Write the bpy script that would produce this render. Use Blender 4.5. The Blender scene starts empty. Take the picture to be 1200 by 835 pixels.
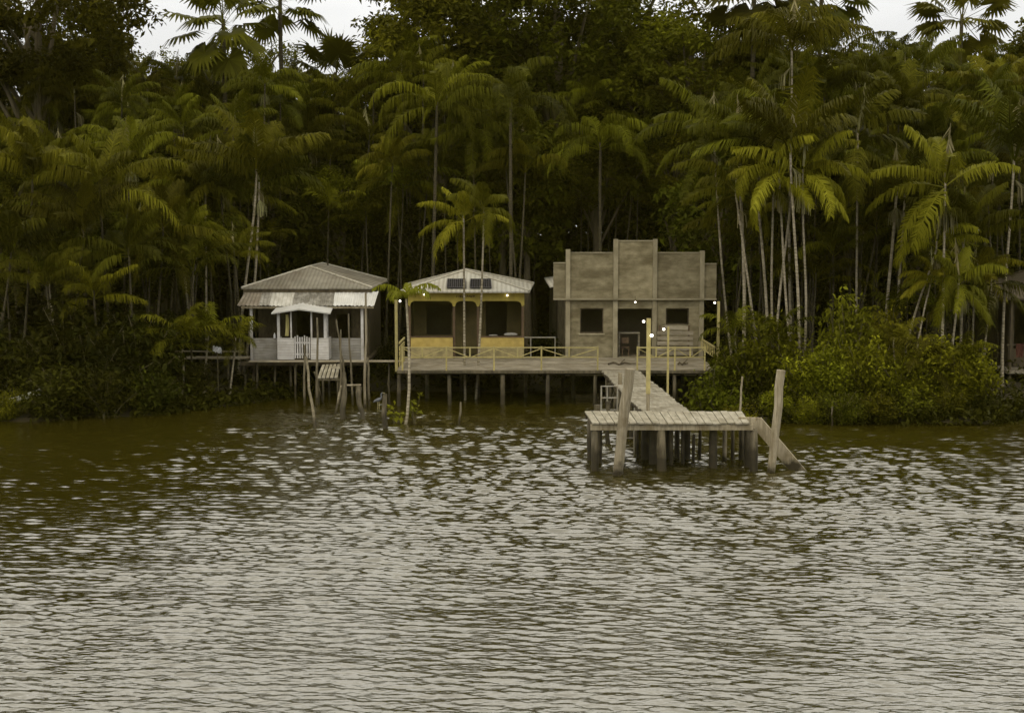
import bpy, math, random
import numpy as np
from mathutils import Vector, Matrix, Euler

random.seed(7)
RNG = np.random.default_rng(7)
C = bpy.context.scene.collection
sc = bpy.context.scene
R = math.radians

# ------------------------------------------------------------------ camera
CAM_H = 7.7
FPX = 1650.0
PITCH = math.atan((417.5 - 265.0) / FPX)
cd = bpy.data.cameras.new('camera')
cd.sensor_width = 36.0
cd.lens = FPX / 1200.0 * 36.0
cd.clip_start = 0.5
cd.clip_end = 2000
cam = bpy.data.objects.new('camera', cd)
cam.location = (0, 0, CAM_H)
cam.rotation_euler = (math.pi / 2 - PITCH, 0, 0)
C.objects.link(cam)
sc.camera = cam
_cp, _sp = math.cos(PITCH), math.sin(PITCH)


def ray(px, py):
    a = (px - 600.0) / FPX
    b = (417.5 - py) / FPX
    return a, _cp + b * _sp, -_sp + b * _cp


def P(px, py, Y):
    """place measured on the photograph, at the real distance Y"""
    x, y, z = ray(px, py)
    k = Y / y
    return Vector((x * k, Y, CAM_H + z * k))


def G(px, py, z=0.0):
    x, y, zz = ray(px, py)
    k = (z - CAM_H) / zz
    return Vector((x * k, y * k, z))


def X(px, Y):
    return P(px, 400, Y).x


def Z(py, Y):
    return P(600, py, Y).z


# ------------------------------------------------------------------ materials
def new_mat(name):
    m = bpy.data.materials.new(name)
    m.use_nodes = True
    nt = m.node_tree
    for n in list(nt.nodes):
        nt.nodes.remove(n)
    out = nt.nodes.new('ShaderNodeOutputMaterial')
    return m, nt, out


def N(nt, t, **kw):
    n = nt.nodes.new(t)
    for k, v in kw.items():
        if k in n.inputs.keys():
            n.inputs[k].default_value = v
        else:
            setattr(n, k, v)
    return n


def ramp(nt, stops):
    r = nt.nodes.new('ShaderNodeValToRGB')
    el = r.color_ramp.elements
    while len(el) < len(stops):
        el.new(0.5)
    for e, (p, c) in zip(el, stops):
        e.position = p
        e.color = (*c, 1)
    return r


def surf(name, dark, light, scale=(3, 3, 3), rough=0.8, detail=6, stain=None, stain_scale=0.7,
         stain_amt=0.5, stain_vec=(1, 1, 1), bump=0.15, wave=None, spec=0.3, tide=None):
    m, nt, out = new_mat(name)
    L = nt.links.new
    tc = N(nt, 'ShaderNodeTexCoord')
    oi = N(nt, 'ShaderNodeObjectInfo')
    mp = N(nt, 'ShaderNodeMapping')
    mp.inputs['Scale'].default_value = scale
    L(tc.outputs['Object'], mp.inputs['Vector'])
    off = N(nt, 'ShaderNodeVectorMath', operation='MULTIPLY_ADD')
    comb = N(nt, 'ShaderNodeCombineXYZ')
    for k in 'XYZ':
        L(oi.outputs['Random'], comb.inputs[k])
    L(comb.outputs[0], off.inputs[0])
    off.inputs[1].default_value = (37, 53, 71)
    L(mp.outputs[0], off.inputs[2])
    n1 = N(nt, 'ShaderNodeTexNoise', Scale=1.0, Detail=float(detail), Roughness=0.65)
    L(off.outputs[0], n1.inputs['Vector'])
    r1 = ramp(nt, [(0.32, dark), (0.68, light)])
    L(n1.outputs['Fac'], r1.inputs['Fac'])
    col = r1.outputs[0]
    if stain is not None:
        n2 = N(nt, 'ShaderNodeTexNoise', Scale=stain_scale, Detail=5.0, Roughness=0.6)
        mp2 = N(nt, 'ShaderNodeMapping')
        mp2.inputs['Scale'].default_value = stain_vec
        L(tc.outputs['Object'], mp2.inputs['Vector'])
        L(mp2.outputs[0], n2.inputs['Vector'])
        r2 = ramp(nt, [(0.45, (0, 0, 0)), (0.65, (1, 1, 1))])
        L(n2.outputs['Fac'], r2.inputs['Fac'])
        mu = N(nt, 'ShaderNodeMath', operation='MULTIPLY')
        mu.inputs[1].default_value = stain_amt
        L(r2.outputs[0], mu.inputs[0])
        mx = N(nt, 'ShaderNodeMix', data_type='RGBA')
        L(mu.outputs[0], mx.inputs[0])
        L(col, mx.inputs[6])
        mx.inputs[7].default_value = (*stain, 1)
        col = mx.outputs[2]
    if tide is not None:
        ge = N(nt, 'ShaderNodeNewGeometry')
        sx = N(nt, 'ShaderNodeSeparateXYZ')
        L(ge.outputs['Position'], sx.inputs[0])
        n3 = N(nt, 'ShaderNodeTexNoise', Scale=2.5, Detail=4.0)
        L(tc.outputs['Object'], n3.inputs['Vector'])
        md = N(nt, 'ShaderNodeMath', operation='MULTIPLY_ADD')
        L(n3.outputs['Fac'], md.inputs[0])
        md.inputs[1].default_value = -0.9
        L(sx.outputs['Z'], md.inputs[2])
        mr = N(nt, 'ShaderNodeMapRange')
        mr.inputs[1].default_value = tide - 0.45
        mr.inputs[2].default_value = tide - 0.75
        L(md.outputs[0], mr.inputs[0])
        mx = N(nt, 'ShaderNodeMix', data_type='RGBA')
        L(mr.outputs[0], mx.inputs[0])
        L(col, mx.inputs[6])
        mx.inputs[7].default_value = (0.028, 0.022, 0.010, 1)
        col = mx.outputs[2]
    # per-object value shift
    hv = N(nt, 'ShaderNodeHueSaturation')
    ma = N(nt, 'ShaderNodeMapRange')
    ma.inputs[3].default_value = 0.85
    ma.inputs[4].default_value = 1.15
    L(oi.outputs['Random'], ma.inputs[0])
    L(ma.outputs[0], hv.inputs['Value'])
    L(col, hv.inputs['Color'])
    col = hv.outputs[0]
    b = N(nt, 'ShaderNodeBsdfPrincipled', Roughness=rough)
    b.inputs['Specular IOR Level'].default_value = spec
    L(col, b.inputs['Base Color'])
    h = n1.outputs['Fac']
    bp = N(nt, 'ShaderNodeBump', Strength=bump, Distance=0.05)
    L(h, bp.inputs['Height'])
    nrm = bp.outputs[0]
    if wave is not None:
        axis, sca, dist = wave
        w = N(nt, 'ShaderNodeTexWave', wave_type='BANDS', bands_direction=axis, wave_profile='SIN')
        w.inputs['Scale'].default_value = sca
        L(tc.outputs['Object'], w.inputs['Vector'])
        b2 = N(nt, 'ShaderNodeBump', Strength=1.0, Distance=dist)
        L(w.outputs['Fac'], b2.inputs['Height'])
        cr_ = ramp(nt, [(0.0, (0.6, 0.58, 0.54)), (0.55, (1, 1, 1))])
        L(w.outputs['Fac'], cr_.inputs['Fac'])
        mw = N(nt, 'ShaderNodeMix', data_type='RGBA', blend_type='MULTIPLY')
        mw.inputs[0].default_value = 0.3 if axis == 'Z' else 0.6
        L(col, mw.inputs[6])
        L(cr_.outputs[0], mw.inputs[7])
        L(mw.outputs[2], b.inputs['Base Color'])
        L(nrm, b2.inputs['Normal'])
        nrm = b2.outputs[0]
    L(nrm, b.inputs['Normal'])
    L(b.outputs[0], out.inputs[0])
    return m


def leafmat(name, stops, trans=0.3, rough=0.55, spec=0.035):
    """stops: colours over the per-leaf random value"""
    m, nt, out = new_mat(name)
    L = nt.links.new
    at = N(nt, 'ShaderNodeAttribute', attribute_name='rnd')
    oi = N(nt, 'ShaderNodeObjectInfo')
    r = ramp(nt, stops)
    L(at.outputs['Fac'], r.inputs['Fac'])
    hv = N(nt, 'ShaderNodeHueSaturation')
    ma = N(nt, 'ShaderNodeMapRange')
    ma.inputs[3].default_value = 0.5
    ma.inputs[4].default_value = 1.3
    L(oi.outputs['Random'], ma.inputs[0])
    L(ma.outputs[0], hv.inputs['Value'])
    mh = N(nt, 'ShaderNodeMath', operation='MULTIPLY_ADD')
    fr = N(nt, 'ShaderNodeMath', operation='FRACT')
    mm = N(nt, 'ShaderNodeMath', operation='MULTIPLY')
    mm.inputs[1].default_value = 17.3
    L(oi.outputs['Random'], mm.inputs[0])
    L(mm.outputs[0], fr.inputs[0])
    L(fr.outputs[0], mh.inputs[0])
    mh.inputs[1].default_value = 0.035
    mh.inputs[2].default_value = 0.483
    L(mh.outputs[0], hv.inputs['Hue'])
    L(r.outputs[0], hv.inputs['Color'])
    b = N(nt, 'ShaderNodeBsdfPrincipled', Roughness=rough)
    b.inputs['Specular IOR Level'].default_value = spec
    L(hv.outputs[0], b.inputs['Base Color'])
    t = N(nt, 'ShaderNodeBsdfTranslucent')
    L(hv.outputs[0], t.inputs['Color'])
    mx = N(nt, 'ShaderNodeMixShader')
    mx.inputs[0].default_value = trans
    L(b.outputs[0], mx.inputs[1])
    L(t.outputs[0], mx.inputs[2])
    L(mx.outputs[0], out.inputs[0])
    return m


def glow(name, col, s):
    m, nt, out = new_mat(name)
    e = N(nt, 'ShaderNodeEmission', Strength=s)
    e.inputs['Color'].default_value = (*col, 1)
    nt.links.new(e.outputs[0], out.inputs[0])
    return m


MT = dict(
    plank=surf('weathered_plank', (0.135, 0.115, 0.075), (0.30, 0.265, 0.195), (1.5, 1.5, 9), 0.85, stain=(0.14, 0.11, 0.06), stain_scale=1.3, stain_amt=0.55),
    plank_pale=surf('pale_plank', (0.15, 0.133, 0.09), (0.34, 0.31, 0.235), (6, 1.2, 6), 0.85, stain=(0.13, 0.108, 0.062), stain_scale=1.1, stain_amt=0.6),
    post=surf('grey_timber', (0.15, 0.124, 0.073), (0.34, 0.295, 0.205), (14, 14, 1.3), 0.9, stain=(0.12, 0.09, 0.045), stain_scale=1.6, stain_amt=0.6, bump=0.5, tide=0.35),
    stake=surf('old_stake', (0.075, 0.06, 0.033), (0.20, 0.172, 0.112), (14, 14, 1.3), 0.9, stain=(0.05, 0.04, 0.02), stain_scale=2.2, stain_amt=0.7, bump=0.5, tide=0.5),
    white_post=surf('white_post_paint', (0.36, 0.345, 0.32), (0.5, 0.485, 0.455), (4, 4, 2), 0.8, stain=(0.24, 0.22, 0.17), stain_scale=2.5, stain_amt=0.6),
    pile=surf('wet_pile', (0.035, 0.028, 0.014), (0.13, 0.108, 0.065), (9, 9, 1.6), 0.75, stain=(0.024, 0.019, 0.008), stain_scale=1.2, stain_amt=0.9, bump=0.5, tide=0.7),
    darkwood=surf('dark_timber', (0.035, 0.026, 0.013), (0.09, 0.07, 0.04), (5, 5, 2), 0.8),
    brown=surf('brown_post_paint', (0.06, 0.035, 0.018), (0.11, 0.07, 0.035), (4, 4, 4), 0.6),
    yellow=surf('yellow_paint', (0.29, 0.21, 0.05), (0.43, 0.32, 0.085), (3, 3, 3), 0.65, stain=(0.27, 0.2, 0.06), stain_scale=1.5, stain_amt=0.55),
    yellow_dirty=surf('soiled_yellow_paint', (0.20, 0.165, 0.075), (0.34, 0.28, 0.13), (4, 4, 6), 0.8, stain=(0.14, 0.12, 0.06), stain_scale=2.2, stain_amt=0.7),
    ochre=surf('ochre_paint', (0.33, 0.26, 0.045), (0.45, 0.36, 0.07), (3, 3, 3), 0.7, stain=(0.19, 0.155, 0.05), stain_scale=2, stain_amt=0.5),
    yellow_rail=surf('yellow_rail_paint', (0.24, 0.20, 0.07), (0.38, 0.32, 0.12), (5, 5, 5), 0.7, stain=(0.22, 0.19, 0.1), stain_scale=3, stain_amt=0.6),
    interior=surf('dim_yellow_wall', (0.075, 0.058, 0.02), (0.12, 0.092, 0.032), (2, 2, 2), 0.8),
    zinc=surf('zinc_roof', (0.33, 0.315, 0.255), (0.44, 0.42, 0.35), (1, 1, 1), 0.5, stain=(0.30, 0.27, 0.20), stain_scale=0.55, stain_amt=0.7, wave=('X', 1.5, 0.02), spec=0.5),
    zinc_dull=surf('dull_zinc_roof', (0.15, 0.137, 0.10), (0.24, 0.22, 0.17), (0.8, 0.8, 0.8), 0.6, stain=(0.10, 0.08, 0.05), stain_scale=0.5, stain_amt=0.8, wave=('X', 1.7, 0.012)),
    sheet_rust=surf('rusty_sheet', (0.15, 0.125, 0.09), (0.25, 0.215, 0.16), (2, 2, 6), 0.7, stain=(0.10, 0.075, 0.045), stain_scale=1.8, stain_amt=0.7),
    sheet_dark=surf('dark_sheet', (0.10, 0.092, 0.07), (0.19, 0.175, 0.14), (5, 3, 7), 0.7, stain=(0.34, 0.32, 0.27), stain_scale=2.6, stain_amt=0.7),
    sheet_light=surf('light_sheet', (0.36, 0.345, 0.29), (0.5, 0.48, 0.42), (4, 2, 3), 0.55, stain=(0.26, 0.24, 0.19), stain_scale=2.2, stain_amt=0.6),
    sheet_bright=surf('bright_sheet', (0.40, 0.395, 0.36), (0.54, 0.53, 0.49), (1.5, 1.5, 2), 0.5, stain=(0.42, 0.4, 0.34), stain_scale=1.4, stain_amt=0.5),
    cap=surf('ridge_cap_metal', (0.26, 0.24, 0.185), (0.42, 0.39, 0.31), (6, 6, 6), 0.6),
    whitewash=surf('white_board', (0.40, 0.385, 0.36), (0.56, 0.54, 0.51), (1.2, 1.2, 10), 0.8, stain=(0.3, 0.28, 0.23), stain_scale=1.6, stain_amt=0.55, wave=('Z', 2.6, 0.007)),
    greywash=surf('grey_board', (0.20, 0.19, 0.165), (0.32, 0.305, 0.27), (1.2, 1.2, 10), 0.8, stain=(0.14, 0.125, 0.09), stain_scale=1.5, stain_amt=0.6, wave=('Z', 2.6, 0.007)),
    concrete=surf('bare_render', (0.128, 0.108, 0.06), (0.26, 0.225, 0.138), (2.2, 2.2, 3.4), 0.92, detail=9, stain=(0.085, 0.068, 0.034), stain_scale=1.0, stain_amt=0.85, stain_vec=(.55, .55, 1.9), bump=0.25),
    concrete_edge=surf('cast_concrete', (0.215, 0.185, 0.115), (0.30, 0.265, 0.175), (2, 2, 2), 0.9, stain=(0.12, 0.10, 0.055), stain_scale=1.2, stain_amt=0.5),
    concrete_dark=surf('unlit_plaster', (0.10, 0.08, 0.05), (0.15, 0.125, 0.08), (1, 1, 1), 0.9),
    panel=surf('solar_cell', (0.012, 0.011, 0.012), (0.03, 0.028, 0.03), (2, 2, 2), 0.25, spec=0.5, bump=0),
    panel_line=surf('panel_line', (0.05, 0.047, 0.045), (0.08, 0.075, 0.07), (2, 2, 2), 0.4, bump=0),
    metal=surf('galvanised_tube', (0.15, 0.14, 0.11), (0.25, 0.235, 0.19), (5, 5, 5), 0.5, stain=(0.2, 0.15, 0.08), stain_scale=3, stain_amt=0.5),
    white=surf('white_plastic', (0.55, 0.55, 0.54), (0.72, 0.72, 0.71), (3, 3, 3), 0.5),
    cloth=surf('yellow_cloth', (0.34, 0.30, 0.11), (0.5, 0.45, 0.2), (9, 9, 2), 0.9),
    redcloth=surf('red_cloth', (0.05, 0.016, 0.01), (0.09, 0.028, 0.018), (4, 4, 4), 0.9),
    ink=surf('dark_red_lettering', (0.045, 0.02, 0.008), (0.08, 0.035, 0.015), (4, 4, 4), 0.7),
    bird=surf('slate_feather', (0.06, 0.062, 0.07), (0.12, 0.125, 0.135), (9, 9, 9), 0.8),
    beak=surf('beak_horn', (0.3, 0.26, 0.14), (0.4, 0.36, 0.2), (9, 9, 9), 0.5),
    bulb=glow('lit_bulb', (1.0, 0.93, 0.78), 6.0),
    mud=surf('river_mud', (0.014, 0.0105, 0.004), (0.032, 0.024, 0.009), (0.8, 0.8, 0.8), 0.7, bump=0.6),
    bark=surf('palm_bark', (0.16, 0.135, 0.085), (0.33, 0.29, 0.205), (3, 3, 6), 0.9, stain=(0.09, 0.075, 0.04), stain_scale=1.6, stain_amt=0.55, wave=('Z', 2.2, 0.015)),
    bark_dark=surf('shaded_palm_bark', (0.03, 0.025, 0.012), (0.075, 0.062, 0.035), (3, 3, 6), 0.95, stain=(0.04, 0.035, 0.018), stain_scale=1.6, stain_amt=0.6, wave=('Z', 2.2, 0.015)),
    treebark=surf('tree_bark', (0.05, 0.04, 0.02), (0.11, 0.09, 0.055), (5, 5, 1.2), 0.95, bump=0.5),
    stem=surf('shrub_stem', (0.06, 0.052, 0.022), (0.13, 0.11, 0.06), (5, 5, 2), 0.9),
)
PALM = [(0.0, (0.0244, 0.0241, 0.0014)), (0.5, (0.0584, 0.0575, 0.0028)), (0.85, (0.0989, 0.0974, 0.0045)), (1.0, (0.1413, 0.1391, 0.0092))]
MT['palm'] = leafmat('palm_leaflet', PALM, 0.3)
MT['palm_bright'] = leafmat('young_palm_leaflet', [(0.0, (0.0606, 0.0609, 0.0028)), (0.5, (0.1307, 0.1311, 0.0059)), (1.0, (0.2334, 0.2339, 0.0190))], 0.4)
MT['fan'] = leafmat('fan_palm_blade', [(0.0, (0.0306, 0.0300, 0.0025)), (0.6, (0.0701, 0.0689, 0.0050)), (1.0, (0.1273, 0.1253, 0.0111))], 0.3)
MT['tree'] = leafmat('tree_leaf', [(0.0, (0.0374, 0.0368, 0.0023)), (0.6, (0.0843, 0.0830, 0.0040)), (1.0, (0.1639, 0.1614, 0.0079))], 0.4)
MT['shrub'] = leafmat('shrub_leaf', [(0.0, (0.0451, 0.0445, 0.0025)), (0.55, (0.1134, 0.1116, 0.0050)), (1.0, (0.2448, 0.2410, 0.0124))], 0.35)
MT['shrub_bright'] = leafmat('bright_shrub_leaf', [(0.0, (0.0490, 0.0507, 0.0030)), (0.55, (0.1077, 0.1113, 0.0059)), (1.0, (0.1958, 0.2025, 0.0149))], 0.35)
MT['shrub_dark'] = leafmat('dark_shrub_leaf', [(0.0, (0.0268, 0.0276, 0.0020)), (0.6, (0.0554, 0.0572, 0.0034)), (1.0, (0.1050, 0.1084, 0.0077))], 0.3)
MT['bank_shade_leaf'] = leafmat('shade_darkened_bank_leaf', [(0.0, (0.0133, 0.0138, 0.0009)), (0.6, (0.0283, 0.0293, 0.0017)), (1.0, (0.0624, 0.0646, 0.0042))], 0.25)  # shade of the overhung bank put into the leaf colour
MT['spear'] = leafmat('unopened_frond', [(0.0, (0.16, 0.145, 0.06)), (1.0, (0.26, 0.24, 0.12))], 0.2)


# ------------------------------------------------------------------ mesh helpers
class MB:
    def __init__(s):
        s.v, s.f, s.a = [], [], []

    def add(s, vs, fs, a=None):
        o = len(s.v)
        s.v += [tuple(v) for v in vs]
        s.f += [tuple(i + o for i in f) for f in fs]
        if a is not None:
            s.a += [a] * len(fs)
        return s

    def box(s, x0, x1, y0, y1, z0, z1):
        if x0 > x1: x0, x1 = x1, x0
        if y0 > y1: y0, y1 = y1, y0
        if z0 > z1: z0, z1 = z1, z0
        v = [(x0, y0, z0), (x1, y0, z0), (x1, y1, z0), (x0, y1, z0), (x0, y0, z1), (x1, y0, z1), (x1, y1, z1), (x0, y1, z1)]
        return s.add(v, [(0, 3, 2, 1), (4, 5, 6, 7), (0, 1, 5, 4), (1, 2, 6, 5), (2, 3, 7, 6), (3, 0, 4, 7)])

    def beam(s, p, q, w, h, up=(0, 0, 1)):
        p, q = Vector(p), Vector(q)
        d = (q - p).normalized()
        u = Vector(up)
        if abs(d.dot(u)) > 0.97:
            u = Vector((0, 1, 0))
        a = d.cross(u).normalized() * (w / 2)
        b = a.cross(d).normalized() * (h / 2)
        v = [p - a - b, p + a - b, p + a + b, p - a + b, q - a - b, q + a - b, q + a + b, q - a + b]
        return s.add(v, [(0, 1, 2, 3), (7, 6, 5, 4), (0, 4, 5, 1), (1, 5, 6, 2), (2, 6, 7, 3), (3, 7, 4, 0)])

    def tube(s, pts, rad, n=8, a=None, jit=0.0, cap=True):
        pts = [Vector(p) for p in pts]
        if not isinstance(rad, (list, tuple)):
            rad = [rad] * len(pts)
        vs, fs = [], []
        for i, p in enumerate(pts):
            d = (pts[min(i + 1, len(pts) - 1)] - pts[max(i - 1, 0)])
            d = d.normalized() if d.length > 1e-9 else Vector((0, 0, 1))
            u = Vector((0, 1, 0)) if abs(d.y) < 0.9 else Vector((1, 0, 0))
            e1 = d.cross(u).normalized()
            e2 = d.cross(e1).normalized()
            for k in range(n):
                t = 2 * math.pi * k / n
                r = rad[i] * (1 + random.uniform(-jit, jit))
                vs.append(p + e1 * (r * math.cos(t)) + e2 * (r * math.sin(t)))
        for i in range(len(pts) - 1):
            for k in range(n):
                k2 = (k + 1) % n
                fs.append((i * n + k, i * n + k2, (i + 1) * n + k2, (i + 1) * n + k))
        if cap:
            fs.append(tuple(range(n - 1, -1, -1)))
            fs.append(tuple((len(pts) - 1) * n + k for k in range(n)))
        return s.add(vs, fs, a)

    def prism(s, poly, y0, y1):
        """poly: list of (x,z); extruded along y"""
        n = len(poly)
        v = [(x, y0, z) for x, z in poly] + [(x, y1, z) for x, z in poly]
        f = [tuple(range(n)), tuple(range(2 * n - 1, n - 1, -1))]
        f += [(i, i + n, (i + 1) % n + n, (i + 1) % n) for i in range(n)]
        return s.add(v, f)

    def slab(s, corners, t):
        """closed thin slab under a polygon of 3-4 points"""
        c = [Vector(p) for p in corners]
        nrm = (c[1] - c[0]).cross(c[2] - c[0]).normalized()
        if nrm.z < 0:
            c.reverse()
            nrm = -nrm
        lo = [p - nrm * t for p in c]
        n = len(c)
        f = [tuple(range(n)), tuple(range(2 * n - 1, n - 1, -1))]
        f += [(i, i + n, (i + 1) % n + n, (i + 1) % n) for i in range(n)]
        return s.add(c + lo, f)

    def ball(s, c, r, nu=10, nv=6, sc_=(1, 1, 1)):
        c = Vector(c)
        vs = [c + Vector((0, 0, r * sc_[2]))]
        for j in range(1, nv):
            t = math.pi * j / nv
            for i in range(nu):
                p = 2 * math.pi * i / nu
                vs.append(c + Vector((r * sc_[0] * math.sin(t) * math.cos(p), r * sc_[1] * math.sin(t) * math.sin(p), r * sc_[2] * math.cos(t))))
        vs.append(c - Vector((0, 0, r * sc_[2])))
        fs = []
        for i in range(nu):
            fs.append((0, 1 + i, 1 + (i + 1) % nu))
            fs.append((len(vs) - 1, 1 + (nv - 2) * nu + (i + 1) % nu, 1 + (nv - 2) * nu + i))
        for j in range(nv - 2):
            for i in range(nu):
                a, b = 1 + j * nu + i, 1 + j * nu + (i + 1) % nu
                fs.append((a, a + nu, b + nu, b))
        return s.add(vs, fs)

    def build(s, name, mat, parent=None, smooth=False, local=False):
        off = Vector((0, 0, 0))
        if parent is not None and not local:
            p = parent
            while p is not None:
                off += p.location
                p = p.parent
        me = bpy.data.meshes.new(name)
        me.from_pydata([(v[0] - off.x, v[1] - off.y, v[2] - off.z) for v in s.v], [], s.f)
        if s.a and len(s.a) == len(s.f):
            at = me.attributes.new('rnd', 'FLOAT', 'FACE')
            at.data.foreach_set('value', s.a)
        me.materials.append(mat)
        if smooth:
            me.polygons.foreach_set('use_smooth', [True] * len(me.polygons))
        me.update()
        o = bpy.data.objects.new(name, me)
        C.objects.link(o)
        if parent is not None:
            o.parent = parent
        return o


def tag(o, label, cat, group=None, kind=None):
    o['label'] = label
    o['category'] = cat
    if group:
        o['group'] = group
    if kind:
        o['kind'] = kind
    return o


def thing(name, label, cat, loc=(0, 0, 0), group=None):
    o = bpy.data.objects.new(name, None)
    o.empty_display_size = 0.3
    o.location = loc
    C.objects.link(o)
    return tag(o, label, cat, group)


def np_mesh(name, V, Q, A=None, mat=None, smooth=False):
    """V (n,3), Q (m,4) quads, A per-face random value"""
    me = bpy.data.meshes.new(name)
    V = np.asarray(V, np.float32)
    Q = np.asarray(Q, np.int32)
    me.vertices.add(len(V))
    me.vertices.foreach_set('co', V.ravel())
    me.loops.add(Q.size)
    me.loops.foreach_set('vertex_index', Q.ravel())
    me.polygons.add(len(Q))
    me.polygons.foreach_set('loop_start', np.arange(0, Q.size, 4, dtype=np.int32))
    me.polygons.foreach_set('loop_total', np.full(len(Q), 4, np.int32))
    if smooth:
        me.polygons.foreach_set('use_smooth', np.ones(len(Q), bool))
    me.update(calc_edges=True)
    if A is not None:
        at = me.attributes.new('rnd', 'FLOAT', 'FACE')
        at.data.foreach_set('value', np.asarray(A, np.float32))
    if mat:
        me.materials.append(mat)
    return me


def link(name, me, parent=None, loc=(0, 0, 0), rot=(0, 0, 0), scale=(1, 1, 1)):
    o = bpy.data.objects.new(name, me)
    C.objects.link(o)
    o.location, o.rotation_euler, o.scale = loc, rot, scale
    if parent is not None:
        o.parent = parent
    return o


class NB:
    """numpy quad accumulator"""
    def __init__(s):
        s.V, s.Q, s.A, s.n = [], [], [], 0

    def add(s, V, Q, A):
        s.V.append(np.asarray(V, np.float64).reshape(-1, 3))
        s.Q.append(np.asarray(Q, np.int64).reshape(-1, 4) + s.n)
        s.A.append(np.asarray(A, np.float64).ravel())
        s.n += len(s.V[-1])

    def mesh(s, name, mat):
        return np_mesh(name, np.vstack(s.V), np.vstack(s.Q), np.concatenate(s.A), mat)


def smoothstep(a, b, x):
    t = np.clip((x - a) / (b - a), 0, 1)
    return t * t * (3 - 2 * t)


# ------------------------------------------------------------------ world and sun
SUN_EL, SUN_AZ = R(52), R(215)       # azimuth clockwise from +Y: behind the camera, to its left
w = bpy.data.worlds.new('World')
sc.world = w
w.use_nodes = True
nt = w.node_tree
for n in list(nt.nodes):
    nt.nodes.remove(n)
L = nt.links.new
wo = N(nt, 'ShaderNodeOutputWorld')
bg = N(nt, 'ShaderNodeBackground', Strength=0.1)
sky = N(nt, 'ShaderNodeTexSky', sky_type='NISHITA')
sky.sun_disc = False
sky.sun_elevation = SUN_EL
sky.sun_rotation = SUN_AZ
sky.dust_density = 4.0
tc = N(nt, 'ShaderNodeTexCoord')
sep = N(nt, 'ShaderNodeSeparateXYZ')
L(tc.outputs['Generated'], sep.inputs[0])
# overcast layer, brighter overhead than at the horizon
gr = ramp(nt, [(0.0, (0.36, 0.355, 0.34)), (0.15, (0.49, 0.489, 0.484)), (0.33, (1.06, 1.035, 0.97)), (0.6, (1.1, 1.06, 0.97)), (1.0, (0.8, 0.76, 0.68))])
L(sep.outputs['Z'], gr.inputs['Fac'])
mp = N(nt, 'ShaderNodeMapping')
mp.inputs['Scale'].default_value = (2.0, 2.0, 6.0)
L(tc.outputs['Generated'], mp.inputs['Vector'])
cn = N(nt, 'ShaderNodeTexNoise', Scale=1.6, Detail=6.0, Roughness=0.55)
L(mp.outputs[0], cn.inputs['Vector'])
cr = ramp(nt, [(0.3, (0.86, 0.865, 0.875)), (0.7, (1.08, 1.08, 1.07))])
L(cn.outputs['Fac'], cr.inputs['Fac'])
cm = N(nt, 'ShaderNodeMix', data_type='RGBA', blend_type='MULTIPLY')
cm.inputs[0].default_value = 1.0
L(gr.outputs[0], cm.inputs[6])
L(cr.outputs[0], cm.inputs[7])
cs = N(nt, 'ShaderNodeVectorMath', operation='SCALE')
cs.inputs['Scale'].default_value = 21.0
L(cm.outputs[2], cs.inputs[0])
mx = N(nt, 'ShaderNodeMix', data_type='RGBA')
mx.inputs[0].default_value = 0.94
L(sky.outputs[0], mx.inputs[6])
L(cs.outputs[0], mx.inputs[7])
L(mx.outputs[2], bg.inputs['Color'])
L(bg.outputs[0], wo.inputs[0])

sl = bpy.data.lights.new('sun', 'SUN')
sl.energy = 0.7
sl.angle = R(22)
sl.color = (1.0, 0.88, 0.64)
so = bpy.data.objects.new('sun', sl)
sd = Vector((math.sin(SUN_AZ) * math.cos(SUN_EL), math.cos(SUN_AZ) * math.cos(SUN_EL), math.sin(SUN_EL)))
so.rotation_euler = sd.to_track_quat('Z', 'Y').to_euler()
so.location = (-40, -40, 60)
C.objects.link(so)

vs = sc.view_settings
vs.view_transform = 'Standard'
vs.look = 'None'
vs.exposure = 0.0
vs.gamma = 1.0
sc.cycles.use_denoising = True
sc.cycles.max_bounces = 9
sc.cycles.diffuse_bounces = 8
sc.cycles.glossy_bounces = 3
sc.cycles.transmission_bounces = 3
sc.cycles.caustics_reflective = False
sc.cycles.caustics_refractive = False

# ------------------------------------------------------------------ ground and water
BX = np.array([-400.0, -30, -19, -14.5, -10.5, -9, 7.4, 8.8, 10, 19, 22, 40, 400.0])
BY = np.array([54, 55, 55.5, 57.5, 62.5, 65.5, 65.5, 60.0, 55.2, 54.6, 57.5, 57, 57.0])


def bank(x):
    return np.interp(x, BX, BY)


def ground_z(x, y):
    d = np.asarray(y, float) - bank(np.asarray(x, float))
    return np.where(d < 0, np.maximum(d * 0.28, -2.2), 0.62 * (1 - np.exp(-d / 5.0)) + 0.012 * np.clip(d, 0, 60))


gx = np.concatenate([[-160, -110, -75], np.arange(-50, 50.1, 0.8), [75, 110, 160]])
gy = np.concatenate([[-120, -60, 0, 30], np.arange(46, 100, 0.8), [110, 130, 170]])
XX, YY = np.meshgrid(gx, gy)
ZZ = ground_z(XX, YY) + 0.10 * np.sin(XX * 1.3 + YY * 0.7) * np.sin(YY * 0.9 - XX * 0.4) * (YY > 50)
V = np.stack([XX, YY, ZZ], -1).reshape(-1, 3)
idx = np.arange(len(V)).reshape(len(gy), len(gx))
Q = np.stack([idx[:-1, :-1], idx[:-1, 1:], idx[1:, 1:], idx[1:, :-1]], -1).reshape(-1, 4)
o = link('ground', np_mesh('ground', V, Q, None, MT['mud'], True))
o['kind'] = 'structure'

TONE_LIFT = 0.000095
WSLOPE = 0.044
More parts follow.
